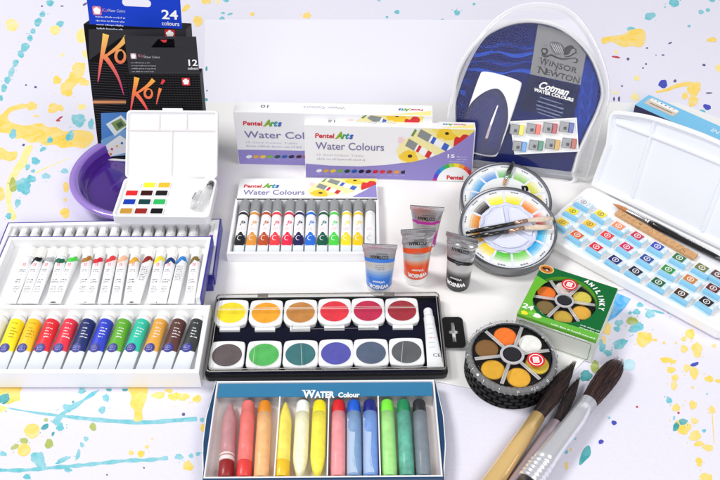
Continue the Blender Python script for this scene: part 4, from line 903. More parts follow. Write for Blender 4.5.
colC = [((240, 206, 60), 'golden yellow'), ((226, 100, 40), 'deep orange'), ((226, 40, 66), 'rose red'), ((34, 36, 120), 'indigo'), ((24, 30, 62), 'blue black'), ((24, 100, 60), 'dark green'), ((74, 48, 34), 'dark brown'), ((20, 18, 24), 'black')]
TXD = mat((40, 40, 60), .5)
for ri, (row, cl_) in enumerate(zip((rowA, rowB, rowC), (colA, colB, colC))):
    for k, (q, (c, nm)) in enumerate(zip(row, cl_)):
        x, y = PT.lie(q[0], q[1], .35); w = P.m @ Vector((x, y, 1.31))
        tt = thing('half_pan', 'wrapped half pan with %s label, %s row of the large palette' % (nm, ('back', 'middle', 'front')[ri]), 'paint pan', Pose(w.x, w.y, w.z, BRZ + random.uniform(-5, 5) - 6), 'wrapped half pans in the large palette')
        b = MB(); b.box(-.88, .88, -.66, .66, 0, .46, WH, .07); b.build('pan', tt)
        b = MB(); b.box(-.8, .92, -.72, -.34, .02, .49, LB, .1); b.box(.35, .92, -.29, .6, .2, .495, LB2, .06); b.add([(-.9, -.74, .1), (.9, -.74, .1), (.94, -.9, .02), (-.94, -.88, .02)], [(0, 1, 2, 3)], LB2)
        b.build('wrapper', tt)
        b = MB(); b.flat(rrect(-.16, .14, 1.14, .92, .05), .51, mat(c, .35, spec=.3)); b.flat(rrect(.66, .12, .26, .9, .04), .51, WTXT)
        dark = sum(c) < 480
        b.flat(circ(-.14, .14, .33, 20), .515, WTXT if dark else mat(mix(c, (60, 60, 80), .6), .4)); b.flat(circ(-.14, .14, .25, 20), .52, mat(c, .35, spec=.3)); b.text('S', -.14, 0, .525, .4, WTXT if dark else TXD, align='c', bold=.03)
        b.lines(.57, .35, .52, .2, 4, .14, .05, GREYTXT)
        b.build('label', tt)
        b = MB(); b.box(-.98, .98, -.8, .76, .005, .57, CLRB, .12); b.build('clear_wrap', tt)
q = [PT.lie(x, y, .3) for x, y in ((618, 210), (697, 255.5))]
t = None
sp = MB(); cork = mat((206, 160, 112), .9, bump=.6, bscale=30, vary=.3, vscale=260); ax, ay = q[0]; cx, cy = q[1]
L_ = math.hypot(cx - ax, cy - ay); an = math.atan2(cy - ay, cx - ax)
sp.box(0, L_, -.55, .35, 0, .35, cork, .08)
rs2 = random.Random(5)
for i in range(60):
    x, y = rs2.uniform(.2, L_ - .2), rs2.uniform(-.45, .25); sp.flat(blob(x, y, rs2.uniform(.02, .07), None, 0, .3, 8, rs2), .352, mat(rs2.choice(((150, 96, 56), (226, 186, 140), (130, 84, 50))), .9))
w = P.m @ Vector((ax, ay, 1.37)); single(sp, 'cork_strip', 'speckled cork coloured strip lying in the large palette beside its brush', 'strip', Pose(w.x, w.y, w.z, BRZ + math.degrees(an)))
q = [P.m @ Vector((*PT.lie(x, y, .35), 1.68)) for x, y in ((613, 202.5), (627, 209.5), (650, 221.5), (720, 257.5))]
dirv = (q[3] - q[2]).normalized(); base = q[0]
rz_ = math.degrees(math.atan2(dirv.y, dirv.x)); PBk = Pose(base.x, base.y, base.z, rz_)
t = thing('paint_brush', 'brown tipped brush with silver ferrule and black handle lying in the large palette', 'brush', PBk)
l1 = (q[1] - q[0]).length; l2 = (q[2] - q[0]).length; HR = mat((196, 128, 74), .6, vary=.3, vscale=500)
b = MB(); b.tube([(0, 0, 0), (l1 * .35, 0, 0), (l1 * .8, 0, 0), (l1 + .2, 0, 0)], [.03, .17, .27, .24], HR); b.build('bristles', t)
b = MB(); b.tube([(l1, 0, 0), (l1 + .1, 0, 0), (l2 - .5, 0, 0), (l2 - .45, 0, 0), (l2 - .3, 0, 0), (l2, 0, 0)], [.24, .25, .29, .32, .3, .31], METAL, n=20); b.build('ferrule', t)
b = MB(); b.tube([(l2, 0, 0), (l2 + .6, 0, 0), (l2 + 2, 0, 0), (l2 + 7, 0, 0), (l2 + 9, 0, 0)], [.31, .37, .36, .28, .2], mat((14, 14, 16), .18, coat=.9), n=20); b.text('WATER COLOUR Series 8', l2 + 3.2, -.08, .37, .3, mat((220, 220, 226), .4), w=3.6); b.build('handle', t)

# ---------------------------------------------------------------- pale blue carton behind the lid
a = G(635, 104.5, 2.0); P = Pose(a[0], a[1], .09, -45)
t = thing('paint_box', 'long sky blue carton with dark navy side lying behind the large palette lid', 'box', P)
SKY = mat((126, 202, 242), .4, coat=.2); b = MB(); b.box(0, 24, 0, 3.15, 0, 1.9, SKY, .04)
PT2 = Pose(a[0], a[1], 2.0, -45); lie = PT2.lie
b.flat([lie(x, y) for x, y in ((650, 98), (679.5, 112), (673, 116.5), (644, 103))], 1.92, mat((220, 206, 190), .5)); b.flat([lie(x, y) for x, y in ((652, 98), (679, 111), (676, 113), (650, 100.5))], 1.925, WTXT)
for i in range(6): b.flat([lie(653 + i * 4 + dx, 99.2 + i * 1.9 + dy) for dx, dy in ((0, 0), (1.6, .8), (1.2, 1.5), (-.4, .7))], 1.93, mat(dotc[i * 2 + 1], .5))
b.flat(ribbon([lie(650, 103), (lie(672, 113))], .12), 1.93, mat((110, 60, 50), .5))
p = lie(710, 131); b.text('INTRO', p[0], p[1], 1.93, 1.1, mat((214, 240, 252), .4), w=3.0, bold=.03)
p = lie(700, 122.5); b.lines(p[0], p[1], 1.93, 4, 1, .3, .12, mat((190, 226, 246), .5))
b.M = FRONT; b.flat([(.03, .04), (23.9, .04), (23.9, 1.86), (.03, 1.86)], .01, mat((22, 20, 78), .35, coat=.3)); b.flat([(6.5, 1.3), (9, 1.0), (13, .66), (17, .6), (17, .3), (12, .5), (8, .8)], .012, mat((70, 130, 160), .4)); b.M = Matrix(); b.build('carton', t)

# ================================================================ black paint set
P = Pose(-2.96, -18.75, .12, .8); PT = Pose(-2.96, -18.75, 1.25, .8); lie = PT.lie
t = thing('paint_set', 'flat black paint set with twelve round colours under a clear lid', 'paint set', P)
NB = mat((6, 8, 34), .4, spec=.15); BK = mat((12, 12, 14), .3, spec=.4)
W_, D_ = 21.6, 9.9
b = MB(); b.loft([[(x, y, z) for x, y in shrink(rr2(-W_ / 2, W_ / 2, -.1, D_ - .1, .5), d)] for z, d in ((0, .2), (.1, .02), (.55, 0), (.6, .15), (.6, .32), (.3, .4))], BK, caps=True, capm=NB); b.build('base', t)
r1 = [(231.2, 312.9), (266, 313), (300.6, 312.6), (334.5, 311.5), (368, 311), (402, 310.8)]; r2 = [(227, 355.4), (264, 355), (300.5, 354.4), (336, 353.6), (371, 353), (406.6, 352.2)]
k1 = [(250, 226, 30), (246, 168, 34), (198, 134, 64), (232, 50, 66), (196, 36, 78), (164, 40, 54)]; k2 = [(96, 84, 86), (84, 186, 92), (56, 116, 120), (84, 84, 176), (84, 98, 122), (92, 94, 98)]
nm1 = ['yellow', 'orange', 'ochre brown', 'red', 'crimson', 'dark red']; nm2 = ['grey brown', 'green', 'blue green', 'violet blue', 'slate blue', 'dark grey']
for row, ks, nm, dy in ((r1, k1, nm1, -.05), (r2, k2, nm2, .2)):
    for i, (q, c) in enumerate(zip(row, ks)):
        x, y = lie(q[0], q[1], -.3); y += 0
        b = MB(); s_ = -1 if dy < 0 else 1
        o2 = smooth([(x + u, y + v) for u, v in ((-1.55, -1.25 * 1 + (.25 if s_ < 0 else 0)), (-1.0, -1.62 + (.0 if s_ < 0 else .1)), (0, -1.72 + (0 if s_ < 0 else .12)), (1.0, -1.62 + (0 if s_ < 0 else .1)), (1.55, -1.25), (1.6, 0), (1.55, 1.35), (1.2, 1.7), (0, 1.78), (-1.2, 1.7), (-1.55, 1.35), (-1.6, 0))], 3)
        b.loft([[(a_, b_, z) for a_, b_ in shrink(o2, d)] for z, d in ((.3, .12), (.75, .02), (.84, .08), (.85, .16))], WH, caps=True)
        if s_ < 0: b.box(x - .95, x + .95, y - 1.98, y - 1.55, .3, .6, WH, .05)
        pn = b.build('pan', t, 'white pan of %s paint' % nm[i])
        b = MB(); b.loft([[(px_, py_, z) for px_, py_ in circ(x, y, r_, 40, r_ * .98)] for z, r_ in ((.86, 1.42), (.88, 1.42), (.865, 1.34))], WH, caps=False)
        b.flat(circ(x, y, 1.4, 40, 1.37), .868, mat(c, .6, vary=.16, vscale=110, bump=.7, bscale=14)); b.build('paint_disc', pn)
b = MB(); lid = rr2(-W_ / 2 + .12, W_ / 2 - .12, .05, D_ - .25, .45)
b.loft([[(x, y, .6) for x, y in lid], [(x, y, 1.15) for x, y in shrink(lid, .04)], [(x, y, 1.25) for x, y in shrink(lid, .14)]], CLR, caps=False)
b.flat(shrink(lid, .14), 1.25, CLR); b.build('clear_lid', t)
RM = mat((150, 146, 142), .25, metal=.8)
b = MB(); l2_ = shrink(lid, .06); b.tube([(x, y, 1.2) for x, y in l2_ + [l2_[0]]], .07, RM, n=8, caps=False)
l3_ = shrink(lid, .3); b.tube([(x, y, 1.22) for x, y in l3_ + [l3_[0]]], .028, mat((210, 208, 204), .25, metal=.4), n=6, caps=False)
for x in (-6.2, 5.9): b.box(x - .5, x + .5, D_ - .75, D_ - .3, 1.24, 1.32, mat((130, 124, 118), .3, metal=.3), .02)
b.build('lid_rim', t)
b = MB(); PLN = mat((196, 190, 186), .25, metal=.4); x0, y0 = lie(292, 330.2); x1, y1 = lie(375, 329)
for a_, b_ in (((x0, y0), (x1, y1)), ((x0, y0), (x0, y0 + .5))): b.tube([a_ + (1.27,), b_ + (1.27,)], .03, mat((120, 118, 124), .3), n=6)
b.tube([lie(218, 311) + (1.27,), lie(418, 308.5) + (1.27,)], .03, mat((240, 236, 226), .2, coat=.5), n=6)
b.tube([lie(218, 309.4) + (1.268,), lie(418, 307.2) + (1.268,)], .018, mat((240, 236, 226), .2, coat=.5), n=6)
for a_, b_ in (((301, 344), (302, 366)), ((403, 343), (401, 365)), ((255, 345), (253, 366))): b.tube([lie(*a_) + (1.262,), lie(*b_) + (1.262,)], .02, mat((220, 226, 220), .2, coat=.5), n=6)
b.build('lid_ridge', t)
for i in range(5): pass
b = MB(); xa, ya = lie(440.5, 314.5); xb, yb = lie(461.5, 347)
X0, X1, Y0, Y1 = W_ / 2 - .05, W_ / 2 + 1.95, 3.3, 7.1; hx, hy = (X0 + X1) / 2 + .0, (Y0 + Y1) / 2
outl = rr2(X0, X1, Y0, Y1, .45)
hol = [(hx - .16, Y1 - .65), (hx - .16, hy + .25), (hx - .42, hy + .18), (hx - .42, hy - .18), (hx - .16, hy - .25), (hx - .16, Y0 + .65), (hx + .16, Y0 + .65), (hx + .16, hy - .25), (hx + .42, hy - .18), (hx + .42, hy + .18), (hx + .16, hy + .25), (hx + .16, Y1 - .65)]
bm = bmesh.new()
for z in (.3, .42):
    e = []
    for pl in (outl, hol):
        vs = [bm.verts.new((x, y, z)) for x, y in pl]
        e += [bm.edges.new((vs[i], vs[(i + 1) % len(vs)])) for i in range(len(vs))]
    bmesh.ops.triangle_fill(bm, use_beauty=True, edges=e)
bm.verts.index_update(); b.add([tuple(v.co) for v in bm.verts], [tuple(v.index for v in f.verts) for f in bm.faces], BK); bm.free()
for pl in (outl, hol): b.loft([[(x, y, .3) for x, y in pl], [(x, y, .42) for x, y in pl]], BK, caps=False)
b.build('hanging_tab', t)
tx, ty = lie(435.5, 365, -.3); w = P.m @ Vector((tx, ty, .36)); ux, uy = lie(427.5, 309, -.3); an = math.degrees(math.atan2(uy - ty, ux - tx)) - 90
t = thing('paint_tube', 'thin white tube marked CE inside the right end of the black paint set', 'paint tube', Pose(w.x, w.y, w.z, an + .8))
TW = mat((240, 242, 244), .35, coat=.3)
def ce(b, warp):
    b.text('CE', .25, 1.0, 0, .5, DGREY, w=.66, rot=0, warp=warp, align='c'); 
    for i in range(6): b.lines(-.35, 2.0 + i * .5, 0, .7, 1, .2, .09, LGREY if i != 2 else mat((226, 120, 140), .5), warp=warp)
paint_tube(t, 6.7, .5, 1.5, .8, .42, lambda x, v, top: TW, TW, art=ce, n=24)

# ================================================================ crayon box
P = Pose(-2.9, -29.75, .12, .5); PT = Pose(-2.9, -29.75, 1.62, .5); lie = PT.lie
t = thing('crayon_box', 'open blue box lettered WATER Colour holding a row of crayons', 'box', P)
CB = mat((46, 122, 166), .4, coat=.2, vary=.05); CBD = mat((14, 62, 104), .35, coat=.3, vary=.1)
b = MB(); b.tray([(-9.45, 0), (9.45, 0), (9.45, 9.75), (-9.45, 9.75)], .14, 1.5, .1, WHM)
b.box(-9.3, 9.3, .12, 9.6, .1, .14, mat((240, 230, 226), .6)); b.build('inner_tray', t)
b = MB(); x0 = lie(222, 400)[0]; b.box(-9.25, 9.2, 8.1, 9.55, 1.28, 1.34, CB)
p = lie(302.5, 397.8, -.15); b.text('W', p[0], p[1], 1.36, 1.15, WTXT, w=1.1, bold=.035); b.text('ATER', p[0] + 1.02, p[1], 1.36, .92, WTXT, w=1.72, bold=.045); b.text('Colour', p[0] + 3.05, p[1] + .02, 1.36, .72, WTXT, w=1.85, bold=.035)
for dx in (0, .35, .8): b.flat([(p[0] + dx - .1, p[1] + .76), (p[0] + dx + .2, p[1] + .76), (p[0] + dx + .2, p[1] + .82), (p[0] + dx - .1, p[1] + .82)], 1.361, WTXT)
b.build('title_band', t)
for x in (lie(277, 440, -.2)[0], lie(328, 440, -.2)[0], lie(379.3, 440, -.2)[0]):
    b = MB(); b.box(x - .05, x + .05, .2, 8.05, .14, 1.45, WHM); b.build('divider', t)
b = MB()
for s_ in (-1, 1):
    pr = [(s_ * (9.5 + .02), 9.9)] + [(s_ * (9.55 + .42 * math.sin(PI * min(1, k / 7))), 9.9 - k * 10.2 / 8) for k in range(1, 8)] + [(s_ * 9.52, -.35)]
    R = [[(x, y, z) for x, y in pr] + [(s_ * 9.47, y, z) for x, y in pr[::-1]] for z in (.0, 1.3)]
    b.loft(R, CBD, caps=True)
b.box(-9.4, 9.4, 9.78, 9.95, 0, 1.2, CBD); b.box(-9.5, 9.5, -.16, -.01, 0, 1.45, CBD)
for s_ in (-1, 1): b.tube([(s_ * 9.5, -.2, 1.2), (s_ * 9.9, 3, 1.32), (s_ * 9.95, 6, 1.32), (s_ * 9.55, 9.9, 1.3)], .04, WHM, n=6)
for k in range(7): b.box(-6 + k * 1.7 + random.uniform(-.3, .3), -5 + k * 1.7, 9.8, 9.93, 1.2, 1.22, CB)
b.build('sleeve', t)
cr = [('mauve', (196, 140, 144), (150, 24, 28), 'bot', 'top'), ('salmon pink', (244, 124, 118), (232, 64, 60), 'bot', None), ('peach', (248, 190, 130), (228, 140, 20), 'top', None),
      ('pale lemon', (252, 232, 100), (250, 200, 30), 'bot', 'top'), ('cream white', (252, 248, 214), (252, 252, 250), 'top', 'bot'), ('bright yellow', (252, 238, 80), (250, 232, 10), 'top', 'bot'),
      ('rose pink', (244, 156, 160), (222, 24, 30), 'top', None), ('steel blue', (130, 164, 206), (16, 92, 210), 'top', None), ('periwinkle blue', (120, 158, 222), (14, 26, 126), 'top', None),
      ('light green', (168, 230, 140), (124, 236, 60), 'top', None), ('teal green', (98, 178, 156), (20, 136, 84), 'top', None), ('slate grey', (124, 134, 144), (34, 36, 40), 'top', None)]
cx_ = [233, 249.6, 266, 284.6, 301, 317.5, 338, 353.8, 369.5, 388, 404.6, 420.8]
sl = [-4, -3, -2.5, -1, 0, .5, 0, 0, .5, 0, .3, .3]
CM = {'mauve': 'mauve crayon with white pointed end at the top and dark red foot', 'salmon pink': 'salmon pink crayon with a red foot', 'peach': 'peach crayon with an orange brown top', 'pale lemon': 'pale lemon crayon with pointed top and golden foot',
      'cream white': 'cream crayon with white top and pointed lower end', 'bright yellow': 'bright yellow crayon with yellow top and pointed lower end', 'rose pink': 'rose pink crayon with a red top', 'steel blue': 'steel blue crayon with a bright blue top',
      'periwinkle blue': 'periwinkle blue crayon with a navy blue top', 'light green': 'light green crayon with a lime green top', 'teal green': 'mottled teal crayon with a dark green top', 'slate grey': 'slate grey crayon with a black top'}
for i, (nm, body, capc, ce_, pt) in enumerate(cr):
    x, y0 = lie(cx_[i], 436, -.5); LN = 7.65; y0 = .3
    x += .02
    w = P.m @ Vector((x + math.tan(math.radians(sl[i])) * 3.6, y0, .15)); t = thing('crayon', CM[nm] + (' in the blue box' if len(CM[nm].split()) < 12 else ''), 'crayon', Pose(w.x, w.y, w.z, .5 + sl[i] * -.6), 'crayons in the blue box')
    rad = .61; zc = .63; bm_ = mat(body, .55, coat=.15, vary=.12 if nm != 'teal green' else .4, vscale=160 if nm != 'teal green' else 110, bump=.15)
    cm_ = mat(capc, .45, coat=.25); wt = mat((236, 226, 222), .5)
    def seg(y, r, z=zc, n=28): return [(r * math.cos(2 * PI * k / n), y, z + r * math.sin(2 * PI * k / n)) for k in range(n)]
    lo, hi = (1.55 if ce_ == 'bot' else 0), (LN - 1.35 if ce_ == 'top' else LN)
    R = []
    if pt == 'bot': R = [seg(.02, .06), seg(.25, .24), seg(.8, .4), seg(1.5, .55), seg(2.1, rad)]
    elif ce_ == 'bot': R = [seg(lo, rad)]
    else: R = [seg(0, rad * .9), seg(.06, rad)]
    R += [seg(3.5, rad), seg(5, rad * .995)]
    if pt == 'top': R += [seg(LN - 1.9, rad * .95), seg(LN - 1.0, rad * .66), seg(LN - .4, rad * .36), seg(LN - .08, .12), seg(LN, .04)]
    elif ce_ == 'top': R += [seg(hi, rad)]
    else: R += [seg(LN - 1.4, rad), seg(LN - 1.36, rad * .93), seg(LN - .25, rad * .9), seg(LN - .08, rad * .78), seg(LN, rad * .5)]
    b = MB(); b.loft(R, bm_, caps=True, smooth=True)
    if nm == 'mauve': b.loft([seg(1.6, rad + .012), seg(1.95, rad + .012)], wt, caps=False, smooth=True); b.loft([seg(2.1, rad + .012), seg(2.25, rad + .012)], wt, caps=False, smooth=True)
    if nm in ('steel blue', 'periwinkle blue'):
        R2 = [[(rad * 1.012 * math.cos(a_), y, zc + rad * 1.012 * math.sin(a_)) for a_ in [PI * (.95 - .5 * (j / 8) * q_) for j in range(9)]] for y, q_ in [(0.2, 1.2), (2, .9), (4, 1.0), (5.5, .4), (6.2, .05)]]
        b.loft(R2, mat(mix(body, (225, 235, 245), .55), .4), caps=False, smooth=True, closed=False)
    bo = b.build('body', t)
    b = MB()
    if ce_ == 'top': b.loft([seg(hi - .02, rad * .95), seg(hi + .03, rad * .97), seg(LN - .25, rad * .9), seg(LN - .08, rad * .76), seg(LN, rad * .45)], cm_, caps=True, smooth=True)
    else: b.loft([seg(0, rad * .95), seg(.05, rad * 1.02), seg(lo - .04, rad * 1.02), seg(lo + .02, rad * .98)], cm_, caps=True, smooth=True)
    b.build('coloured_end', t)

# ================================================================ round stacked pan set and its green carton
def six_pans(t, R, z, n0, cols, order):
    b = MB(); b.lathe([(R, z - .05), (R, z), (R * .985, z + .02)], mat((22, 18, 20), .4, spec=.2), n=64); b.build('insert', t)
    for k in range(6):
        a = n0 + k * PI / 3; cx, cy = R * .66 * math.cos(a), R * .66 * math.sin(a); rp = R * .285
        b = MB(); b.lathe([(rp * 1.05, z + .02), (rp * 1.05, z + .12), (rp, z + .13), (rp * .97, z + .08)], mat(mix(cols[k], (60, 50, 40), .25), .4), cx=cx, cy=cy, n=36, caps=False); b.flat(circ(cx, cy, rp * .99, 36), z + .1, mat(cols[k], .6, vary=.1, vscale=200, bump=.3)); b.build('pan', t)
    b = MB()
    for k in range(6):
        a = n0 + PI / 6 + k * PI / 3; ca, sa = math.cos(a), math.sin(a)
        for s_ in (-.12, .12): b.tube([(R * .3 * ca - s_ * sa, R * .3 * sa + s_ * ca, z + .4), (R * .97 * ca - s_ * sa, R * .97 * sa + s_ * ca, z + .4)], .045, mat((206, 202, 200), .2, coat=.6), n=6)
        b.flat([(R * .3 * ca + .11 * sa, R * .3 * sa - .11 * ca), (R * .97 * ca + .11 * sa, R * .97 * sa - .11 * ca), (R * .97 * ca - .11 * sa, R * .97 * sa + .11 * ca), (R * .3 * ca - .11 * sa, R * .3 * sa + .11 * ca)], z + .39, FROST)
    b.lathe([(R * .31, z + .36), (R * .31, z + .44), (R * .24, z + .46), (R * .24, z + .38)], mat((196, 194, 198), .2, coat=.6), n=40, caps=False); b.lathe([(R * .21, z + .02), (R * .21, z + .43), (R * .17, z + .46)], mat((16, 16, 26), .2, coat=.7), n=32)
    b.build('divider_wheel', t)
    b = MB(); b.lathe([(R * .98, z + .5), (R * .97, z + .52)], CLR, n=64); b.build('clear_cover', t)
def red_seal(b, cx, cy, r, z):
    b.flat(circ(cx, cy, r, 28), z, mat((226, 26, 40), .35, coat=.4))
    b.loft([[(x, y, z + .004) for x, y in circ(cx, cy, r * .78, 28)], [(x, y, z + .004) for x, y in circ(cx, cy, r * .68, 28)]], WTXT, caps=False)
    b.prism(rrect(cx, cy, r * .7, r * .8, .04), z + .002, z + .006, WTXT); b.lines(cx - r * .27, cy + r * .12, z + .01, r * .5, 3, r * .2, r * .1, mat((226, 26, 40), .4))
P = Pose(13.33, -17.95, .12, 0, 3)
t = thing('pan_stack', 'round black stack of paint pans with a ribbed side and clear lid', 'paint set', P)
b = MB(); RB = 3.95; N = 100
b.lathe([(RB - .12, 0), (RB, .08), (RB, 2.15), (RB - .15, 2.2), (RB - .35, 2.2)], mat((5, 5, 6), .6, spec=.05), n=N); b.build('case', t)
b = MB(); GB = mat((17, 17, 18), .45, spec=.2)
for row in range(4):
    z0 = .2 + row * .49
    for k in range(26):
        a0 = 2 * PI * (k + .5 * (row % 2)) / 26; a1 = a0 + 2 * PI / 26 * .74
        A = [a0 + (a1 - a0) * i / 3 for i in range(4)]
        b.loft([[((RB + dr) * math.cos(a), (RB + dr) * math.sin(a), z) for a in A] + [((RB - .05) * math.cos(a), (RB - .05) * math.sin(a), z) for a in A[::-1]] for z, dr in ((z0, .02), (z0 + .05, .07), (z0 + .32, .07), (z0 + .36, .02))], GB, caps=True)
b.build('side_ribs', t)
six_pans(t, 3.45, 2.25, math.radians(98), [(246, 120, 30), (132, 92, 44), (226, 170, 40), (236, 176, 50), (222, 196, 60), (244, 244, 240)], None)
b = MB(); RL = mat((200, 200, 202), .12, metal=.8)
b.lathe([(3.98, 2.15), (4.02, 2.3), (3.98, 2.55), (3.8, 2.66), (3.62, 2.68), (3.5, 2.6)], HAZY, n=144, caps=False, rf=lambda k: 1 + (.012 if k % 3 == 0 else -.006), smooth=False)
for k in range(48):
    a = 2 * PI * k / 48; ca, sa = math.cos(a), math.sin(a); b.tube([(4.03 * ca, 4.03 * sa, 2.2), (4.0 * ca, 4.0 * sa, 2.56), (3.75 * ca, 3.75 * sa, 2.69)], .05, CLR if k % 3 else RL, n=6)
b.lathe([(3.6, 2.62), (3.56, 2.7), (3.48, 2.64)], mat((70, 70, 78), .15, coat=.8), n=72, caps=False); b.build('lid_rim', t)
b = MB(); cx, cy = Pose(13.33, -17.95, 2.8, 0, 3).lie(535.5, 360, -.1); red_seal(b, cx, cy, .78, 2.79); b.build('seal', t)

P = Pose(17.63, -15.1, .12, -26.7); PT = Pose(17.63, -15.1, 3.05, -26.7); lie = PT.lie
t = thing('paint_box', 'square green carton with a round window onto six paint pans', 'box', P)
GR = mat((14, 104, 50), .45, spec=.2); GL = mat((104, 182, 50), .45, spec=.2)
w, d, h = 7.4, 7.3, 2.95
b = MB(); ccx, ccy = lie(564.5, 299.5); ccy += .05; RR = 2.95
q4 = [(-w / 2, 0), (w / 2, 0), (w / 2, d), (-w / 2, d)]
b.loft([[(x, y, 0) for x, y in q4], [(x, y, h) for x, y in q4]], mat((228, 230, 222), .45), caps=False)
b.add([(x, y, 0) for x, y in q4], [(0, 1, 2, 3)], WHM)
def sq_ray(a):                                # square edge point seen from the window centre
    dx, dy = math.cos(a), math.sin(a); ts = []
    for k, lim in ((dx, w / 2 - ccx), (dx, -w / 2 - ccx), (dy, d - ccy), (dy, -ccy)):
        if abs(k) > 1e-9 and lim / k > 0: ts.append(lim / k)
    s_ = min(ts); return (ccx + dx * s_, ccy + dy * s_)
angs = sorted([2 * PI * k / 72 for k in range(72)] + [math.atan2(y - ccy, x - ccx) % (2 * PI) for x, y in q4]); n = len(angs)
inner = [(ccx + RR * math.cos(a), ccy + RR * math.sin(a)) for a in angs]; outer = [sq_ray(a) for a in angs]
V = [(x, y, h) for x, y in inner + outer]; F = []; Ms = []
for i in range(n):
    j = (i + 1) % n; F.append((i, j, n + j, n + i)); mx = (outer[i][0] + outer[j][0]) / 2; my = (outer[i][1] + outer[j][1]) / 2; Ms.append(GR)
b.add(V, F, Ms); b.loft([[(x, y, h) for x, y in inner], [(x, y, h - .5) for x, y in inner]], GL, caps=False)
b.M = Matrix.Translation((0, 0, h))
b.flat([(-w / 2 + .01, .01), (-1.2, .01), (-1.75, .55), (-2.6, 1.35), (-3.0, 2.3), (-3.05, 3.5), (-2.75, 4.7), (-2.5, 5.2), (-w / 2 + .01, 5.6)], .006, GL)
b.flat([(-1.2, .01), (w / 2 - .01, .01), (w / 2 - .01, .95), (-1.9, .66)], .007, mat((100, 182, 56), .4, coat=.3))
lp = lie(546.5, 269.5); b.flat(circ(lp[0], lp[1], .72, 28, .6), .02, mat((236, 196, 120), .4)); b.flat(circ(lp[0], lp[1], .6, 28, .48), .024, mat((196, 110, 40), .4)); b.flat(blob(lp[0], lp[1], .36, .24, 0, .3), .028, mat((60, 30, 20), .4)); b.flat(blob(lp[0] + .1, lp[1] - .12, .14, .08, 0, .3), .03, mat((250, 220, 180), .4))
for i, ch in enumerate('ANILINKY'):          # lettering set round the window
    a = math.radians(69 - i * 9.2); r_ = RR + .22; b.text(ch, ccx + r_ * math.cos(a), ccy + r_ * math.sin(a), .02, .66, WTXT, w=.42 if ch != 'I' else .12, bold=.05, align='c', rot=a - PI / 2)
p = lie(522, 306.5); b.text('24', p[0], p[1] - .1, .02, .85, WTXT, w=1.05, bold=.03)
b.flat(blob(*lie(524.5, 313.0), .32, .26), .02, mat((246, 226, 50), .4)); b.flat(blob(*lie(531, 313.5), .3, .2), .02, mat((110, 210, 60), .4)); b.flat(blob(*lie(537, 316), .42, .26), .02, mat((236, 240, 226), .4))
p = lie(551, 324.5); b.lines(p[0], p[1], .02, 4.2, 1, .3, .16, WTXT, jag=.05); p = lie(580, 325.5); b.lines(p[0], p[1], .02, 1.9, 2, .3, .12, WTXT, jag=.05); p = lie(553, 330); b.lines(p[0], p[1] , .02, 3.4, 1, .3, .1, WTXT)
b.M = FRONT; b.flat([(-w / 2 + .01, h - .35), (w / 2 - .01, h - .35), (w / 2 - .01, h - .01), (-w / 2 + .01, h - .01)], .01, GL)
b.loft([[(x, y, .012) for x, y in rrect(0, 1.25, 6.7, 2.2, .15)], [(x, y, .012) for x, y in rrect(0, 1.25, 6.6, 2.1, .12)]], mat((60, 140, 70), .4), caps=False)
b.M = Matrix(); b.flat
b.build('carton', t)
sub = bpy.data.objects.new('pan_tray', None); COL.objects.link(sub); sub.parent = t; sub.location = (ccx * S, ccy * S, (h - .62) * S); sub.rotation_euler = (0, 0, math.radians(26.7)); sub.empty_display_size = .01
six_pans(sub, 2.9, 0, math.radians(138), [(248, 122, 30), (128, 104, 56), (206, 170, 60), (232, 176, 60), (226, 206, 84), (244, 236, 232)], None)
b = MB(); pcx, pcy = lie(569.5, 284.5); red_seal(b, pcx, pcy, .74, h - .02); b.build('seal', t)

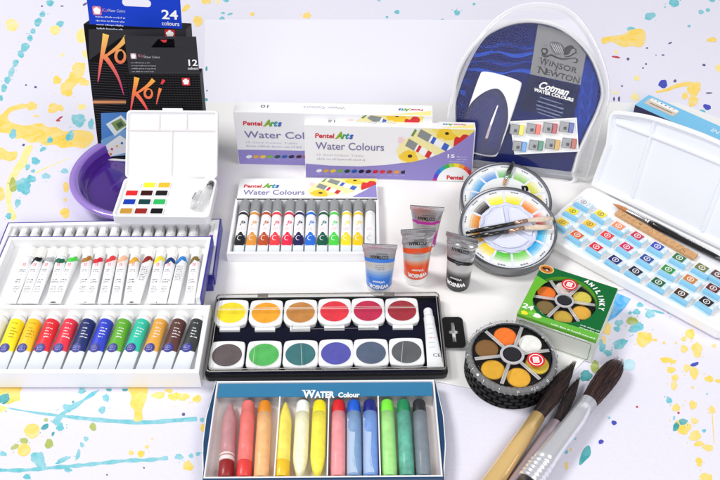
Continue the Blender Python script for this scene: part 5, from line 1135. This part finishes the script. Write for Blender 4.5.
# ================================================================ three large brushes at the lower right
def big_brush(label, tip, root, end, r0, r1, metal, hair, hw, z, nodes, pointy, group='large brushes crossing the lower right corner', collar=False):
    A = Vector((*G(*tip, z), z)); B = Vector((*G(*root, z), z)); C_ = Vector((*G(*end, z), z))
    ang = math.degrees(math.atan2(A.y - B.y, A.x - B.x)); ang2 = math.degrees(math.atan2(B.y - C_.y, B.x - C_.x))
    t = thing('large_brush', label, 'brush', Pose(B.x, B.y, z, ang2), group)
    Lh = (A - B).length; d = math.radians(ang - ang2); Lf = (B - C_).length
    HM = mat(hair, .45, coat=.25, vary=.45, vscale=700)
    b = MB(); N = 28; R = []
    for u, k in nodes:
        cx = Lh * u; row = []
        for j in range(N):
            a = 2 * PI * j / N; q = hw * k * (1 + .05 * math.sin(a * 9 + u * 4) + .03 * math.sin(a * 17)); y = q * math.cos(a); zz = q * .8 * math.sin(a)
            off = math.sin(d) * cx
            row.append((cx * math.cos(d) - y * math.sin(d) * 0, off + y, zz))
        R.append(row)
    b.loft(R, HM, caps=True, smooth=True)
    rh = random.Random(int(tip[0])); HD = [mat(mix(hair, (0, 0, 0), .4), .4, coat=.3), mat(mix(hair, (150, 104, 84), .3), .4, coat=.3), mat(mix(hair, (120, 80, 70), .12), .4)]
    for k in range(420):                      # individual hairs lying along the tuft
        a = rh.uniform(0, 2 * PI); u0 = rh.uniform(-.02, .5); u1 = min(1.07, u0 + rh.uniform(.25, .65)); pts = []; rad = []
        for i in range(5):
            u = u0 + (u1 - u0) * i / 4; uu = max(0, min(1, u))
            for (ua, ka), (ub, kb) in zip(nodes, nodes[1:]):
                if ua <= uu <= ub: kk = ka + (kb - ka) * (uu - ua) / (ub - ua)
            q = hw * kk * 1.04 + .035 * i * rh.random() ** 2; cx = Lh * u; pts.append((cx * math.cos(d), math.sin(d) * cx + q * math.cos(a), q * .82 * math.sin(a))); rad.append(.022 if i < 4 else .008)
        b.tube(pts, rad, rh.choice(HD), n=4, caps=False)
    b.build('bristles', t)
    b = MB(); b.tube([(.12, 0, 0), (.1, 0, 0), (-Lf * .3, 0, 0), (-Lf * .9, 0, 0), (-Lf, 0, 0)], [r0 * .9, r0, r0 + (r1 - r0) * .3, r1 * .98, r1], metal, n=48)
    b.build('ferrule', t)
    if collar:
        b = MB(); pr = []
        for k in range(5):
            for u, q in ((0, 1.0), (.06, 1.07), (.14, 1.1), (.22, 1.07), (.3, .98), (.36, .95)): pr.append((-Lf - k * .42 - u, r1 * q))
        b.tube([(x, 0, 0) for x, q in pr], [q for x, q in pr], metal, n=48)
        for k in range(5):
            for j in range(0): a = 2 * PI * (j + .5 * (k % 2)) / 6; b.tube([(-Lf - k * .42 - .02, r1 * 1.08 * math.cos(a), r1 * 1.08 * math.sin(a)), (-Lf - k * .42 - .3, r1 * 1.1 * math.cos(a), r1 * 1.1 * math.sin(a))], .1, metal, n=8)
        b.build('collar', t)
        b = MB(); b.tube([(-Lf - 2.1, 0, 0), (-Lf - 4, 0, 0), (-Lf - 12, 0, 0)], [r1 * .9, r1 * 1.0, r1 * .7], mat((30, 26, 26), .2, coat=.8), n=32); b.build('handle', t)
    else:
        b = MB(); b.tube([(-Lf, 0, 0), (-Lf - 3, 0, 0), (-Lf - 10, 0, 0)], [r1 * .95, r1 * 1.02, r1 * .7], mat((60, 30, 20), .2, coat=.8), n=32); b.build('handle', t)
GOLD = mat((246, 206, 136), .25, metal=.35, vary=.04, vscale=60, coat=.4)
NP = [(-.03, .78), (.1, .9), (.3, 1.05), (.5, 1.1), (.68, .95), (.84, .6), (.95, .28), (1.0, .06)]
NR = [(-.03, .82), (.1, .9), (.3, 1.0), (.5, 1.06), (.7, 1.05), (.84, .95), (.93, .74), (.98, .45), (1.0, .15)]
big_brush('large brush with gold ferrule and dark pointed bristles beside the round black stack', (573, 364.5), (537.5, 417), (470, 516), .62, .92, GOLD, (40, 30, 32), .62, .95, NP, True)
big_brush('large brush half hidden between the gold and the silver brush, pale rosy ferrule', (578, 380), (556, 424), (497, 512), .5, .72, mat((196, 176, 186), .3, metal=.5), (28, 23, 25), .34, .7, NP, True)
big_brush('large brush with silver ferrule and broad rounded brown bristles', (619, 361.5), (588.5, 402.5), (541, 465), .74, .92, mat((238, 238, 244), .2, metal=.6), (54, 34, 33), .80, 1.15, NR, False, collar=True)

# ================================================================ light
w = bpy.data.worlds.new('World'); sc.world = w; w.use_nodes = True
w.node_tree.nodes['Background'].inputs[0].default_value = (.96, .97, 1, 1); w.node_tree.nodes['Background'].inputs[1].default_value = .32
def softbox(x, y, z, sx, sy, power, tgt=(0, 0, 0), col=(1, 1, 1)):
    l = bpy.data.lights.new('softbox', 'AREA'); l.shape = 'RECTANGLE'; l.size = sx * S; l.size_y = sy * S; l.energy = power; l.color = col
    o = bpy.data.objects.new('softbox', l); COL.objects.link(o); o.location = Vector((x, y, z)) * S
    o.rotation_euler = (Vector(tgt) - Vector((x, y, z))).to_track_quat('-Z', 'Y').to_euler()
softbox(-190, 25, 270, 95, 90, 62, col=(1, .99, .975))
softbox(170, -80, 260, 130, 130, 26)
softbox(-30, -300, 190, 180, 110, 47)
sc.view_settings.view_transform = 'Standard'; sc.view_settings.look = 'None'; sc.view_settings.exposure = 0; sc.view_settings.gamma = 1
sc.cycles.transparent_max_bounces = 24; sc.cycles.max_bounces = 10; sc.cycles.caustics_reflective = False; sc.cycles.caustics_refractive = False
